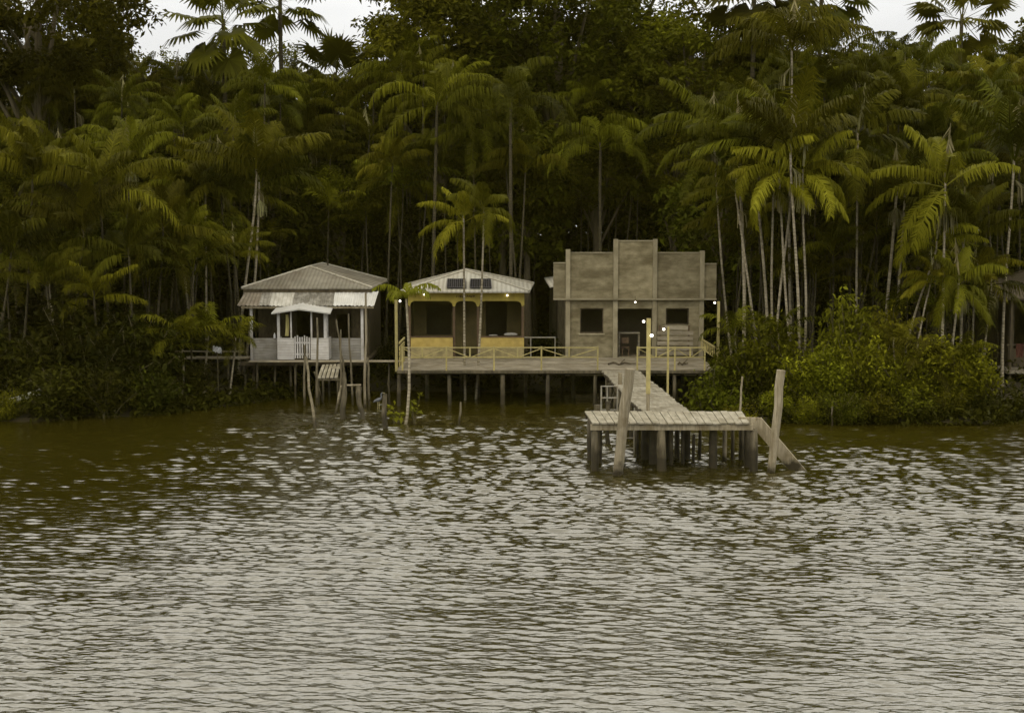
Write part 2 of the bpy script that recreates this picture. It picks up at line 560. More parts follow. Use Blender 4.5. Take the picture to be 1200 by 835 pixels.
# water: a wind-ruffled sheet, tessellated finer where it is closer
nr, nc = 1180, 1000
u = np.linspace(-0.60, 0.60, nc)
yy = np.concatenate([np.linspace(7, 18.2, 60), 1 / np.linspace(1 / 18.4, 1 / 69.0, nr - 60)])
XX = u[None, :] * yy[:, None]
YY = np.repeat(yy[:, None], nc, 1)
H = np.zeros_like(XX)
wr = np.random.default_rng(3)
cell = np.maximum(yy * 0.00125, np.gradient(yy))[:, None]
gust = 0.5 + 0.5 * (np.sin(XX * 0.16 + 0.5 * np.sin(YY * 0.11) + 1.0) * np.sin(YY * 0.17 - XX * 0.05 + 0.6) * 0.6
                    + 0.4 * np.sin(XX * 0.37 + YY * 0.23 + 2.0) * np.sin(YY * 0.41 - XX * 0.13))
gust = 0.58 + 0.7 * gust
calm = smoothstep(-0.5, 1.0 + 4.5 * smoothstep(-6, -11, XX) + 1.2 * smoothstep(7, 10, XX), bank(XX) - YY)
calm = 0.45 + 0.55 * calm + 0.2 * smoothstep(-10, -7, XX) * smoothstep(7, 3, XX) * smoothstep(42, 56, YY)
left = (1 - 0.5 * smoothstep(-3, -16, XX) * smoothstep(24, 38, YY)) * (1 - 0.2 * smoothstep(7, 18, XX) * smoothstep(28, 42, YY))
for i in range(130):
    lam = 0.075 * (0.6 / 0.075) ** (wr.random() ** 0.95)
    ang = wr.normal(0.10, 0.29)
    k = 2 * math.pi / lam
    kx, ky = k * math.sin(ang), k * math.cos(ang)
    slope = WSLOPE * 1.0
    fade = np.clip((lam / (cell * 2.0)) - 0.5, 0, 1)
    ph = kx * XX + ky * YY + wr.random() * 6.28 + 1.1 * np.sin(XX * (0.8 + 0.5 * wr.random()) + i) * np.sin(YY * 0.7 + 2 * i)
    H += slope / k * np.sin(ph) * fade
for i in range(16):   # longer undulations carrying the ripples
    k = 2 * math.pi / wr.uniform(1.3, 4.5)
    ang = wr.normal(0.2, 0.5)
    H += 0.013 / k * np.sin(k * math.sin(ang) * XX + k * math.cos(ang) * YY + wr.random() * 6.28 + 1.2 * np.sin(XX * 0.3 + i))
H *= gust * calm * left * (0.54 + 0.68 * smoothstep(21, 54, YY))
V = np.stack([XX, YY, H], -1).reshape(-1, 3)
idx = np.arange(len(V)).reshape(nr, nc)
Q = np.stack([idx[:-1, :-1], idx[:-1, 1:], idx[1:, 1:], idx[1:, :-1]], -1).reshape(-1, 4)
far = np.array([[-159, -119, -0.42], [159, -119, -0.42], [159, 64, -0.42], [-159, 64, -0.42]], float)
V = np.vstack([V, far])
n0 = len(V) - 4
Q = np.vstack([Q, [[n0, n0 + 1, n0 + 2, n0 + 3]]])
wm, nt, out = new_mat('muddy_river_water')
L = nt.links.new
tc = N(nt, 'ShaderNodeTexCoord')
mp = N(nt, 'ShaderNodeMapping')
mp.inputs['Scale'].default_value = (12.0, 22.0, 1)
mp.inputs['Rotation'].default_value = (0, 0, R(-7))
L(tc.outputs['Object'], mp.inputs['Vector'])
n1 = N(nt, 'ShaderNodeTexNoise', Scale=1.0, Detail=4.0, Roughness=0.55)
L(mp.outputs[0], n1.inputs['Vector'])
bp = N(nt, 'ShaderNodeBump', Strength=1.0, Distance=0.006)
L(n1.outputs['Fac'], bp.inputs['Height'])
b = N(nt, 'ShaderNodeBsdfPrincipled', Roughness=0.07, IOR=2.15)
b.inputs['Base Color'].default_value = (0.021, 0.017, 0.0015, 1)
b.inputs['Specular IOR Level'].default_value = 0.6
b.inputs['Specular Tint'].default_value = (1.0, 0.975, 0.89, 1)
L(bp.outputs[0], b.inputs['Normal'])
L(b.outputs[0], out.inputs[0])
o = link('water', np_mesh('water', V, Q, None, wm, True))
o['kind'] = 'structure'


# ------------------------------------------------------------------ plant generators
def rotz(V, a):
    c, s = math.cos(a), math.sin(a)
    return V @ np.array([[c, s, 0], [-s, c, 0], [0, 0, 1.0]])


def frond(nb, rng, L, e0, droop, az, n=30, ll=0.62, hang=0.7, w=0.055, base=(0.0, 0.0, 0.0), tone=0.5, petiole=0.16, tw=0.0):
    m = 16
    t = np.linspace(0, 1, m)
    el = e0 - droop * t ** 1.25
    step = L / (m - 1)
    px = np.concatenate([[0], np.cumsum(np.cos((el[:-1] + el[1:]) / 2) * step)])
    pz = np.concatenate([[0], np.cumsum(np.sin((el[:-1] + el[1:]) / 2) * step)])
    bend = tw * t ** 2 * L
    Rp = np.stack([px, bend, pz], -1)
    T = np.gradient(Rp, axis=0)
    T /= np.linalg.norm(T, axis=1)[:, None]
    # rachis: a flat tapering strip with a keel
    wd = (0.035 * (1 - t) + 0.008)[:, None]
    side = np.array([[0, 1, 0]])
    A = Rp + side * wd
    B = Rp - side * wd
    D = Rp - np.array([[0, 0, 1.0]]) * wd
    Vr = np.concatenate([A, B, D])
    q = []
    for i in range(m - 1):
        q += [(i, i + 1, m + i + 1, m + i), (i, 2 * m + i, 2 * m + i + 1, i + 1), (m + i, m + i + 1, 2 * m + i + 1, 2 * m + i)]
    Vr = rotz(Vr, az) + np.array(base)
    nb.add(Vr, q, np.full(len(q), min(1.0, tone * 0.6 + 0.5)))
    # leaflets
    s = np.linspace(petiole, 1.0, n)
    s = np.repeat(s, 2)
    sg = np.tile([1.0, -1.0], n)
    s = np.clip(s + rng.normal(0, 0.006, s.shape), 0, 1)
    bx = np.stack([np.interp(s, t, Rp[:, k]) for k in range(3)], -1)
    tt = np.stack([np.interp(s, t, T[:, k]) for k in range(3)], -1)
    prof = np.sin(math.pi * (0.16 + 0.76 * s)) ** 0.55
    ln = ll * prof * rng.uniform(0.85, 1.12, s.shape)
    sidev = np.zeros_like(bx)
    sidev[:, 1] = sg
    upn = np.cross(tt, sidev)
    upn *= np.sign(upn[:, 2:3] + 1e-9)
    d = sidev * 0.85 + tt * (0.45 + 0.5 * s[:, None]) + upn * 0.15 + rng.normal(0, 0.08, bx.shape)
    d /= np.linalg.norm(d, axis=1)[:, None]
    h = np.clip(hang + rng.normal(0, 0.12, s.shape), 0, 1.2)[:, None]
    d2 = d * (1.05 - h) + np.array([[0, 0, -1.0]]) * h
    d2 /= np.linalg.norm(d2, axis=1)[:, None]
    mid = bx + d * (ln * 0.42)[:, None]
    tip = mid + d2 * (ln * 0.6)[:, None]
    hw = (w / 2 * rng.uniform(0.8, 1.2, s.shape))[:, None]
    V = np.stack([bx - tt * hw * 0.7, bx + tt * hw * 0.7, mid + tt * hw * 1.1, mid - tt * hw * 1.1,
                  tip + tt * hw * 0.25, tip - tt * hw * 0.25], 1).reshape(-1, 3)
    k = np.arange(len(s))[:, None] * 6
    Q = np.concatenate([k + np.array([[0, 1, 2, 3]]), k + np.array([[3, 2, 4, 5]])], 0)
    a = np.clip(tone + rng.normal(0, 0.13, s.shape), 0, 1)
    nb.add(rotz(V, az) + np.array(base), Q, np.concatenate([a, np.clip(a + 0.05, 0, 1)]))


def palm_crown(seed, mat, nf=12, L=2.7, ll=0.72, hang=0.78, n=30, emax=78, emin=-18, w=0.062, dr=(62, 105), shaft=True):
    rng = np.random.default_rng(seed)
    nb = NB()
    for i in range(nf):
        f = (i + rng.uniform(-0.3, 0.3)) / nf
        e0 = R(emax + (emin - emax) * f)
        az = i * 2.39996 + rng.normal(0, 0.55)
        droop = R(rng.uniform(*dr)) * (0.75 + 0.35 * (1 - abs(2 * f - 0.8)))
        tone = 0.62 - 0.28 * f + rng.normal(0, 0.16)
        if f > .8 and rng.random() < .3:
            tone = .95
        frond(nb, rng, L * rng.uniform(0.82, 1.1) * (0.8 + 0.3 * min(1, f * 3)), e0, droop, az, n, ll * rng.uniform(0.9, 1.1),
              hang, w, (0.06 * math.cos(az), 0.06 * math.sin(az), 0.25 - 0.3 * f), tone, tw=rng.normal(0, 0.10))
    return nb.mesh('palm_crown', mat)


def fan_crown(seed, mat, nl=20, rad=1.25, pet=1.7):
    rng = np.random.default_rng(seed)
    nb = NB()
    for i in range(nl):
        f = i / nl
        e0 = R(80 - 130 * f + rng.normal(0, 7))
        az = i * 2.39996 + rng.normal(0, 0.2)
        pl = pet * rng.uniform(0.8, 1.15)
        d = np.array([math.cos(e0), 0, math.sin(e0)])
        c = d * pl
        # petiole
        V = [[0, 0.03, 0], [0, -0.03, 0], c + [0, -0.02, 0], c + [0, 0.02, 0]]
        nb.add(rotz(np.array(V, float), az), [(0, 1, 2, 3)], [0.6])
        up = np.array([-math.sin(e0), 0, math.cos(e0)])
        sd_ = np.array([0, 1.0, 0])
        nseg = 26
        tone = 0.6 - 0.35 * f + rng.normal(0, 0.1)
        for k in range(nseg):
            th = R(-150 + 300 * k / (nseg - 1))
            dirv = d * math.cos(th) + sd_ * math.sin(th) + up * 0.12
            dirv /= np.linalg.norm(dirv)
            r = rad * rng.uniform(0.85, 1.08) * (0.75 + 0.25 * math.cos(th / 2))
            wv = -d * math.sin(th) + sd_ * math.cos(th)
            m_ = c + dirv * r * 0.6
            dr = dirv + np.array([0, 0, -1]) * (0.35 + 0.5 * f + rng.uniform(0, 0.3))
            # gravity is world-down, independent of azimuth
            dr /= np.linalg.norm(dr)
            tp = m_ + dr * r * 0.5
            hw = r * 0.072
            V = np.array([c - wv * 0.01, c + wv * 0.01, m_ + wv * hw, m_ - wv * hw, tp + wv * 0.012, tp - wv * 0.012])
            a = min(1, max(0, tone + rng.normal(0, 0.1)))
            nb.add(rotz(V, az), [(0, 1, 2, 3), (3, 2, 4, 5)], [a, a])
    return nb.mesh('fan_palm_crown', mat)


def leaves(nb, rng, pts, nrm, size, tone, sp=0.35, aspect=0.45, fold=True):
    """one folded pointed leaf per point: two quads"""
    n = len(pts)
    d = rng.normal(0, 1, (n, 3))
    d[:, 2] = d[:, 2] * 0.6 - 0.25
    d /= np.linalg.norm(d, axis=1)[:, None]
    s = np.cross(nrm, d)
    s /= (np.linalg.norm(s, axis=1)[:, None] + 1e-9)
    nn = np.cross(d, s)
    sz = (size * rng.uniform(1 - sp, 1 + sp, n))[:, None]
    hw = sz * aspect * 0.5
    a = pts
    m_ = pts + d * sz * 0.5 + nn * sz * 0.05
    tip = pts + d * sz - np.array([[0, 0, 1]]) * sz * 0.15
    V = np.stack([a, m_ - s * hw, tip, m_ + s * hw], 1).reshape(-1, 3)
    Q = np.arange(4 * n).reshape(-1, 4)
    nb.add(V, Q, np.clip(tone, 0, 1))


def tubes_np(nb, path, r0, r1, n=6, a=0.3):
    path = np.asarray(path, float)
    m = len(path)
    T = np.gradient(path, axis=0)
    T /= np.linalg.norm(T, axis=1)[:, None] + 1e-9
    u = np.array([0.3, 0.9, 0.1])
    e1 = np.cross(T, u)
    e1 /= np.linalg.norm(e1, axis=1)[:, None] + 1e-9
    e2 = np.cross(T, e1)
    th = np.arange(n) * 2 * math.pi / n
    r = np.linspace(r0, r1, m)
    V = path[:, None, :] + r[:, None, None] * (np.cos(th)[None, :, None] * e1[:, None, :] + np.sin(th)[None, :, None] * e2[:, None, :])
    V = V.reshape(-1, 3)
    q = []
    for i in range(m - 1):
        for k in range(n):
            k2 = (k + 1) % n
            q.append((i * n + k, i * n + k2, (i + 1) * n + k2, (i + 1) * n + k))
    nb.add(V, q, np.full(len(q), a))


def broad_tree(seed, H, rx, rz, ncl, per, leaf, mat, base_frac=0.42, clr=1.1):
    """trunk mesh, crown mesh; clumps on the ends of limbs"""
    rng = np.random.default_rng(seed)
    tb, nb = NB(), NB()
    cz = H - rz
    ts = np.linspace(0, 1, 9)
    wob = rng.normal(0, 0.25, 2)
    trunk = np.stack([wob[0] * np.sin(ts * 3), wob[1] * np.sin(ts * 2.2), ts * (cz + rz * 0.3)], -1)
    tubes_np(tb, trunk, 0.024 * H, 0.006 * H, 8)
    for i in range(ncl):
        v = rng.normal(0, 1, 3)
        v /= np.linalg.norm(v)
        v[2] = v[2] * 0.9 + 0.12
        rr = rng.uniform(0.45, 1.0) ** 0.6
        c = np.array([v[0] * rx * rr, v[1] * rx * rr, cz + v[2] * rz * rr])
        if i < 16:
            s0 = rng.uniform(0.45, 0.95)
            p0 = np.array([np.interp(s0, ts, trunk[:, k]) for k in range(3)])
            tt = np.linspace(0, 1, 6)[:, None]
            lim = p0 + (c - p0) * tt + np.array([[0, 0, 1.0]]) * np.sin(tt * math.pi) * 0.5
            tubes_np(tb, lim, 0.007 * H, 0.0018 * H, 5)
        k = int(per * rng.uniform(0.5, 1.4))
        cr = clr * rng.uniform(0.65, 1.35)
        q = rng.normal(0, 1, (k, 3))
        q /= np.linalg.norm(q, axis=1)[:, None]
        q *= (rng.random(k) ** 0.5)[:, None]
        sq = rng.uniform(0.4, 0.75)
        pts = c + q * np.array([cr, cr, cr * sq])
        nrm = q * 0.6 + np.array([0, 0, 0.8]) + rng.normal(0, 0.45, (k, 3))
        nrm /= np.linalg.norm(nrm, axis=1)[:, None]
        tone = 0.42 + rng.normal(0, 0.14) + rng.normal(0, 0.13, k)
        leaves(nb, rng, pts, nrm, leaf, tone)
    return tb.mesh('trunk', MT['treebark']), nb.mesh('crown', mat)


def shrub_mesh(seed, h, r, nst, per, leaf, mat, aspect=0.45, top_heavy=0.0):
    rng = np.random.default_rng(seed)
    tb, nb = NB(), NB()
    for i in range(nst):
        az = rng.uniform(0, 6.283)
        rr = r * math.sqrt(rng.random()) * 0.95
        hh = h * rng.uniform(0.5, 1.0) * (1 - 0.35 * (rr / r) ** 2)
        e = np.array([rr * math.cos(az), rr * math.sin(az), hh])
        b0 = np.array([rng.normal(0, 0.15 * r), rng.normal(0, 0.15 * r), 0])
        tt = np.linspace(0, 1, 7)[:, None]
        path = b0 + (e - b0) * np.concatenate([tt ** 1.4, tt ** 1.4, tt], 1)
        tubes_np(tb, path, 0.028, 0.007, 4)
        nn = int(per * rng.uniform(0.6, 1.4))
        s = 1 - rng.random(nn) ** (1.4 + top_heavy) * 0.85
        pts = np.stack([np.interp(s, tt[:, 0], path[:, k]) for k in range(3)], -1)
        pts += rng.normal(0, 1, (nn, 3)) * np.array([0.2, 0.2, 0.16]) * (0.5 + 0.35 * r)
        pts[:, 2] = np.maximum(pts[:, 2], 0.05)
        nrm = np.array([[0, 0, 1.0]]) + rng.normal(0, 0.55, (nn, 3))
        nrm /= np.linalg.norm(nrm, axis=1)[:, None]
        tone = 0.4 + rng.normal(0, 0.13) + 0.2 * (s - 0.6) + rng.normal(0, 0.13, nn)
        leaves(nb, rng, pts, nrm, leaf, tone, aspect=aspect)
    return tb.mesh('stem', MT['stem']), nb.mesh('foliage', mat)


_cr = random.Random(3)
CROWN = [palm_crown(100 + i, MT['palm'], nf=_cr.choice([7, 9, 10, 11, 12, 14]), L=_cr.uniform(2.1, 3.1), hang=_cr.uniform(.6, .95), ll=_cr.uniform(.6, .85),
                    n=56, w=.045, emax=_cr.uniform(76, 90), emin=_cr.choice([-40, -20, 0, 15, 30, 40]), dr=(_cr.uniform(25, 65), _cr.uniform(75, 125))) for i in range(18)]
CROWN_B = [palm_crown(200 + i, MT['palm_bright'], nf=[9, 10, 8, 11][i], L=[2.3, 2.1, 2.4, 2.0][i], hang=0.8, ll=0.62, emin=-30, n=52, w=0.045, dr=(50, 115)) for i in range(4)]
PLUME = [palm_crown(300 + i, MT['palm'], nf=13, L=4.3, ll=0.95, hang=0.95, n=62, emax=80, emin=5, dr=(105, 140), w=0.05) for i in range(2)]
YOUNG = [palm_crown(320 + i, MT['palm'], nf=9, L=2.4, ll=0.6, hang=0.55, n=24, emax=80, emin=20, dr=(70, 100)) for i in range(3)]
FAN = [fan_crown(400 + i, MT['fan']) for i in range(3)]


def spear_mesh(seed):
    rng = np.random.default_rng(seed)
    nb = NB()
    tt = np.linspace(0, 1, 6)[:, None]
    path = np.array([0, 0, 0.1]) + np.array([rng.normal(0, 0.25), rng.normal(0, 0.25), 1.5]) * tt
    tubes_np(nb, path, 0.045, 0.012, 5, 0.5)
    for k in range(26):
        s = rng.uniform(0.35, 0.95)
        p = path[0] + (path[-1] - path[0]) * s
        d = np.array([rng.normal(0, 0.12), rng.normal(0, 0.12), -0.35])
        wv = np.array([rng.normal(), rng.normal(), 0]) * 0.02
        nb.add(np.array([p - wv, p + wv, p + d + wv * 0.4, p + d - wv * 0.4]), [(0, 1, 2, 3)], [rng.random()])
    return nb.mesh('spear_leaf', MT['spear'])


SPEAR = [spear_mesh(i) for i in range(3)]


def stalk_mesh(seed):
    """old flower stalk hanging under the crownshaft"""
    rng = np.random.default_rng(seed)
    nb = NB()
    az0 = rng.uniform(0, 6.28)
    for k in range(22):
        az = az0 + rng.normal(0, 0.6)
        d = np.array([math.cos(az) * rng.uniform(0.1, 0.4), math.sin(az) * rng.uniform(0.1, 0.4), -rng.uniform(0.4, 0.75)])
        p = np.array([0.06 * math.cos(az0), 0.06 * math.sin(az0), -0.75])
        wv = np.array([-math.sin(az), math.cos(az), 0]) * 0.012
        m_ = p + d * 0.5 + np.array([d[0], d[1], 0.15]) * 0.4
        nb.add(np.array([p - wv, p + wv, m_ + wv, m_ - wv, p + d + wv, p + d - wv]), [(0, 1, 2, 3), (3, 2, 4, 5)], [rng.random()] * 2)
    return nb.mesh('flower_stalk', MT['spear'])


STALK = [stalk_mesh(i) for i in range(2)]
prng = random.Random(11)


def palm(label, group, top, base, crown, sc_=1.0, r=0.065, curve=0.0, name='palm_tree', cat='palm', spear=None, stalk=None, mat='bark'):
    """top: crown base point in the world, base: ground point"""
    top, base = Vector(top), Vector(base)
    root = thing(name, label, cat, base, group)
    d = top - base
    pts, rad = [], []
    r *= 0.76
    m = 14
    sv = Vector((prng.uniform(-1, 1), prng.uniform(-1, 1), 0)) * 0.16
    for i in range(m):
        t = i / (m - 1)
        # leaning palms curve upright
        p = Vector((d.x * (t + curve * t * (1 - t)), d.y * t, d.z * t)) + sv * math.sin(t * math.pi * 1.5) * min(1, d.length / 8)
        pts.append(p)
        rad.append(r * (1.35 - 0.45 * t) * (1 + 0.5 * math.exp(-t * 22)))
    pts.append(pts[-1] + Vector((0, 0, 0.35)))
    rad.append(r * 0.8)
    mb = MB()
    mb.tube(pts, rad, 7)
    mb.build('trunk', MT[mat], root, True, local=True)
    lean = math.atan2(d.x, d.z) * 0.5
    link('crown', crown, root, pts[-2], (prng.uniform(-0.22, 0.22), lean + prng.uniform(-0.22, 0.22), prng.uniform(0, 6.28)), (sc_,) * 3)
    if spear if spear is not None else prng.random() < 0.5:
        link('spear_leaf', prng.choice(SPEAR), root, pts[-1], (0, prng.uniform(-0.15, 0.15), prng.uniform(0, 6.28)), (sc_,) * 3)
    if stalk if stalk is not None else prng.random() < 0.4:
        link('flower_stalk', prng.choice(STALK), root, pts[-1], (0, 0, prng.uniform(0, 6.28)), (sc_,) * 3)
    return root


def gpt(x, y, dz=-0.15):
    return Vector((x, y, float(ground_z(x, y)) + dz))


# EOF-PART-1
# ------------------------------------------------------------------ deck, walkway, platform
DF, DB = 60.5, 66.0
ZD = Z(433, DF)
prng2 = random.Random(5)


def planks_x(mb, x0, x1, y0, y1, z, t, wdt, gap=0.012, along='y', jit=0.012):
    """boards laid side by side; along = direction of each board"""
    a0, a1 = (x0, x1) if along == 'y' else (y0, y1)
    p = a0
    while p < a1 - 0.02:
        q = min(p + wdt * prng2.uniform(0.85, 1.15), a1)
        dz = prng2.uniform(-jit, jit)
        if along == 'y':
            mb.box(p, q - gap, y0 + prng2.uniform(-0.05, 0.03), y1 + prng2.uniform(-0.02, 0.05), z - t + dz, z + dz)
        else:
            mb.box(x0 + prng2.uniform(-0.05, 0.03), x1 + prng2.uniform(-0.03, 0.05), p, q - gap, z - t + dz, z + dz)
        p = q


xl, xr = X(465, DF), X(841, DF)
deck = thing('timber_deck', 'long raised boardwalk of grey planks on stilts in front of the yellow and concrete houses', 'deck', (0, 63, 0))
mb = MB()
planks_x(mb, xl, xr, DF, DB, ZD, 0.04, 0.17, along='x')
mb.build('deck_boards', MT['plank'], deck)
mb = MB()
mb.box(xl, xr, DF - 0.045, DF - 0.003, ZD - 0.15, ZD - 0.035)
mb.build('fascia_board', MT['pile'], deck)
for yb in (DF + 0.3, 63.2, 65.6):
    MB().box(xl + 0.02, xr - 0.02, yb, yb + 0.12, ZD - 0.24, ZD - 0.055).build('beam', MT['darkwood'], deck)
for px, yy_ in ((467, DF + .1), (526, DF + .1), (589, DF + .1), (642, DF + .1), (698, DF + .1), (752, DF + .1), (791, DF + .1), (838, DF + .1),
                (500, 63.2), (560, 63.2), (616, 63.2), (672, 63.2), (730, 63.2), (800, 63.2), (478, 65.6), (540, 65.6), (600, 65.6), (660, 65.6)):
    x = X(px, yy_)
    r = prng2.uniform(0.075, 0.10)
    MB().tube([(x + prng2.uniform(-.05, .05), yy_ + .06, -1.6), (x, yy_ + .06, ZD - 0.24)], [r * 1.1, r], 8, jit=0.08).build('stilt', MT['pile'], deck)

# railings ------------------------------------------------
RT, RB = Z(406.5, DF), Z(417.8, DF)


def railing(px0, px1, mains, shorts, label, posts_low=True, dark=()):
    root = thing('timber_railing', label, 'railing', (X((px0 + px1) / 2, DF), DF, ZD), 'yellow railings along the deck edge')
    x0, x1 = X(px0, DF), X(px1, DF)
    yq = DF + 0.03
    MB().box(x0, x1, yq - 0.03, yq + 0.03, RT - 0.05, RT).build('top_rail', MT['yellow_rail'], root)
    MB().box(x0, x1, yq - 0.025, yq + 0.025, RB - 0.05, RB).build('bottom_rail', MT['yellow_rail'], root)
    for p in mains:
        x = X(p, DF)
        MB().box(x - 0.035, x + 0.035, yq - 0.068, yq - 0.03, ZD - 0.12, RT + 0.03).build('post', MT['brown' if p in dark else 'yellow_rail'], root)
    for p in shorts:
        x = X(p, DF)
        MB().box(x - 0.035, x + 0.035, yq - 0.06, yq - 0.033, RB - 0.03, RT - 0.02).build('baluster', MT['yellow_rail'], root)
        for q in mains:
            if abs(q - p) < 40:
                xq = X(q, DF)
                s = 1 if xq > x else -1
                MB().beam((x + s * 0.07, yq + 0.0, RB - 0.01), (xq - s * 0.05, yq + 0.0, RT - 0.08), 0.03, 0.05, up=(0, 1, 0)).build('brace', MT['yellow_rail'], root)
    return root


railing(471, 701, (471.5, 523, 578.9, 634.5, 700.5), (494.8, 550.7, 606.5, 667), 'long yellow braced railing at the deck front before the yellow house')
railing(746.6, 826, (747, 791, 826), (769, 809), 'short yellow braced railing at the deck front before the concrete house, right of the walkway')
# side rail at the right end, running back
sr = thing('timber_railing', 'yellow slatted railing running back from the deck front at its right end', 'railing', (xr - .1, 62, ZD), 'yellow railings along the deck edge')
xs = xr - 0.1
MB().box(xs - .03, xs + .03, DF + .1, 64.8, RT - .05, RT + .02).build('top_rail', MT['yellow_rail'], sr)
MB().box(xs - .025, xs + .025, DF + .1, 64.8, RB - .05, RB).build('bottom_rail', MT['yellow_rail'], sr)
for k in range(9):
    yq = DF + .25 + k * .52
    MB().box(xs - .022, xs + .022, yq, yq + .07, RB, RT - .05).build('baluster', MT['yellow_rail'], sr)
sl_ = thing('timber_railing', 'short yellow boarded railing at the left end of the deck behind the leaning palm sapling', 'railing', (xl + .08, 62, ZD), 'yellow railings along the deck edge')
xs = xl + .1
MB().box(xs - .03, xs + .03, DF + .1, 63.5, RT + .12, RT + .2).build('top_rail', MT['yellow_rail'], sl_)
for k in range(4):
    MB().box(xs - .02, xs + .02, DF + .12, 63.45, ZD + .12 + k * .23, ZD + .30 + k * .23).build('board', MT['yellow_rail'], sl_)
rr = thing('metal_railing', 'thin grey metal rail at the back of the deck between the yellow and concrete houses', 'railing', (X(635, 65.7), 65.7, ZD))
za = Z(395.3, 65.7)
MB().tube([(X(613, 65.7), 65.7, za), (X(651, 65.7), 65.7, za)], .03, 8).build('top_rail', MT['metal'], rr)
for p in (622, 650.5):
    MB().tube([(X(p, 65.7), 65.7, ZD), (X(p, 65.7), 65.7, za - .02)], .026, 8).build('post', MT['metal'], rr)

# lamp poles ----------------------------------------------


def lamp(mb_parent, c, r=0.07):
    s = MB()
    s.tube([(c[0], c[1], c[2] + r * 2.1), (c[0], c[1], c[2] + r * 0.9)], [r * .55, r * .6], 8)
    h = s.build('lamp_socket', MT['darkwood'], mb_parent)
    MB().ball(c, r).build('bulb', MT['bulb'], h, True)


def lamp_pole(label, x, y, z0, z1, w, mat, side, drop=0.12, low=None, rr_=0.065):
    root = thing('lamp_pole', label, 'lamp post', (x, y, z0), 'lamp poles along the deck and walkway')
    if low:
        MB().tube([(x, y, z0), (x, y, low)], w * .45, 10).build('pole_foot', MT['post'], root)
        MB().box(x - w / 2, x + w / 2, y - w / 2, y + w / 2, low, z1).build('pole', mat, root)
    else:
        MB().box(x - w / 2, x + w / 2, y - w / 2, y + w / 2, z0, z1).build('pole', mat, root)
    MB().beam((x, y, z1 - .06), (x + side * .17, y - .02, z1 - .06), .03, .03).build('lamp_arm', MT['darkwood'], root)
    lamp(root, (x + side * .17, y - .02, z1 - .06 - drop), rr_)
    return root


PY = 46.7
t = lamp_pole('tall yellow square lamp pole with two lit bulbs standing where the walkway meets the platform', X(760, PY), PY, Z(486, PY), Z(373, PY), .135, MT['yellow_rail'], -1, .04, low=Z(461, PY), rr_=.045)
MB().beam((X(762, PY), PY - .06, Z(391, PY)), (X(763, PY), PY - .16, Z(391, PY)), .03, .03).build('lamp_arm', MT['darkwood'], t)
lamp(t, (X(763, PY), PY - .17, Z(392.5, PY)), .055)
lamp_pole('thin yellow lamp pole with one lit bulb beside the right edge of the walkway', X(783, 52.5), 52.5, -1.2, Z(383, 52.5), .075, MT['yellow_rail'], -1, .02, rr_=.05)
lamp_pole('yellow lamp pole at the right end of the deck below the concrete house wing', X(841.5, 60.7), 60.7, ZD - .1, Z(353, 60.7), .11, MT['yellow_rail'], -1, .0, rr_=.045)
lamp_pole('yellow lamp pole at the left end of the deck beside the grey house', X(464.5, 60.7), 60.7, ZD - .1, Z(351, 60.7), .12, MT['yellow_rail'], 1, .0, rr_=.045)

# walkway -------------------------------------------------
wk = thing('timber_walkway', 'long pale plank walkway running from the deck out to the landing platform', 'walkway', (4.8, 53, 0))
N0, N1 = Vector((X(754, 46.6), 46.6, ZD)), Vector((X(810, 46.6), 46.6, ZD))
F0, F1 = Vector((X(704.5, 60.42), 60.42, ZD)), Vector((X(747.5, 60.42), 60.42, ZD))
mb = MB()
nb_ = 62
for i in range(nb_):
    a, b_ = (i + .02) / nb_, (i + .95) / nb_
    j0, j1 = prng2.uniform(-.05, .05), prng2.uniform(-.05, .05)
    q = [N0.lerp(F0, a) + Vector((j0, 0, 0)), N1.lerp(F1, a) + Vector((j1, 0, 0)), N1.lerp(F1, b_) + Vector((j1, 0, 0)), N0.lerp(F0, b_) + Vector((j0, 0, 0))]
    dz = Vector((0, 0, prng2.uniform(-.012, .012) - .004))
    mb.slab([p + dz for p in q], .04)
mb.build('walkway_boards', MT['plank_pale'], wk)
for A, B_, off in ((N0, F0, .1), (N1, F1, -.1), (N0.lerp(N1, .5), F0.lerp(F1, .5), 0)):
    d_ = Vector((off, 0, -.13))
    MB().beam(A + d_, B_ + d_, .09, .15).build('beam', MT['darkwood'], wk)
for i in range(8):
    a = .04 + i / 8 * .98
    for A, B_, off in ((N0, F0, .1), (N1, F1, -.1)):
        p = A.lerp(B_, a)
        MB().tube([(p.x + off + prng2.uniform(-.06, .06), p.y, -1.8), (p.x + off, p.y, ZD - .2)], [.085, .07], 8, jit=.1).build('pile', MT['pile'], wk)
for i in range(4):   # cross braces under the left edge
    p, q = N0.lerp(F0, .3 + i * .16), N0.lerp(F0, .3 + (i + 1) * .16)
    MB().beam((p.x + .02, p.y, ZD - .25), (q.x + .02, q.y, .25), .03, .08).build('brace', MT['pile'], wk)
pp = N0.lerp(F0, .60)
MB().tube([(X(727, pp.y), pp.y, -1), (X(727, pp.y), pp.y, Z(437, pp.y))], .085, 9, jit=.08).build('end_post', MT['post'], wk)

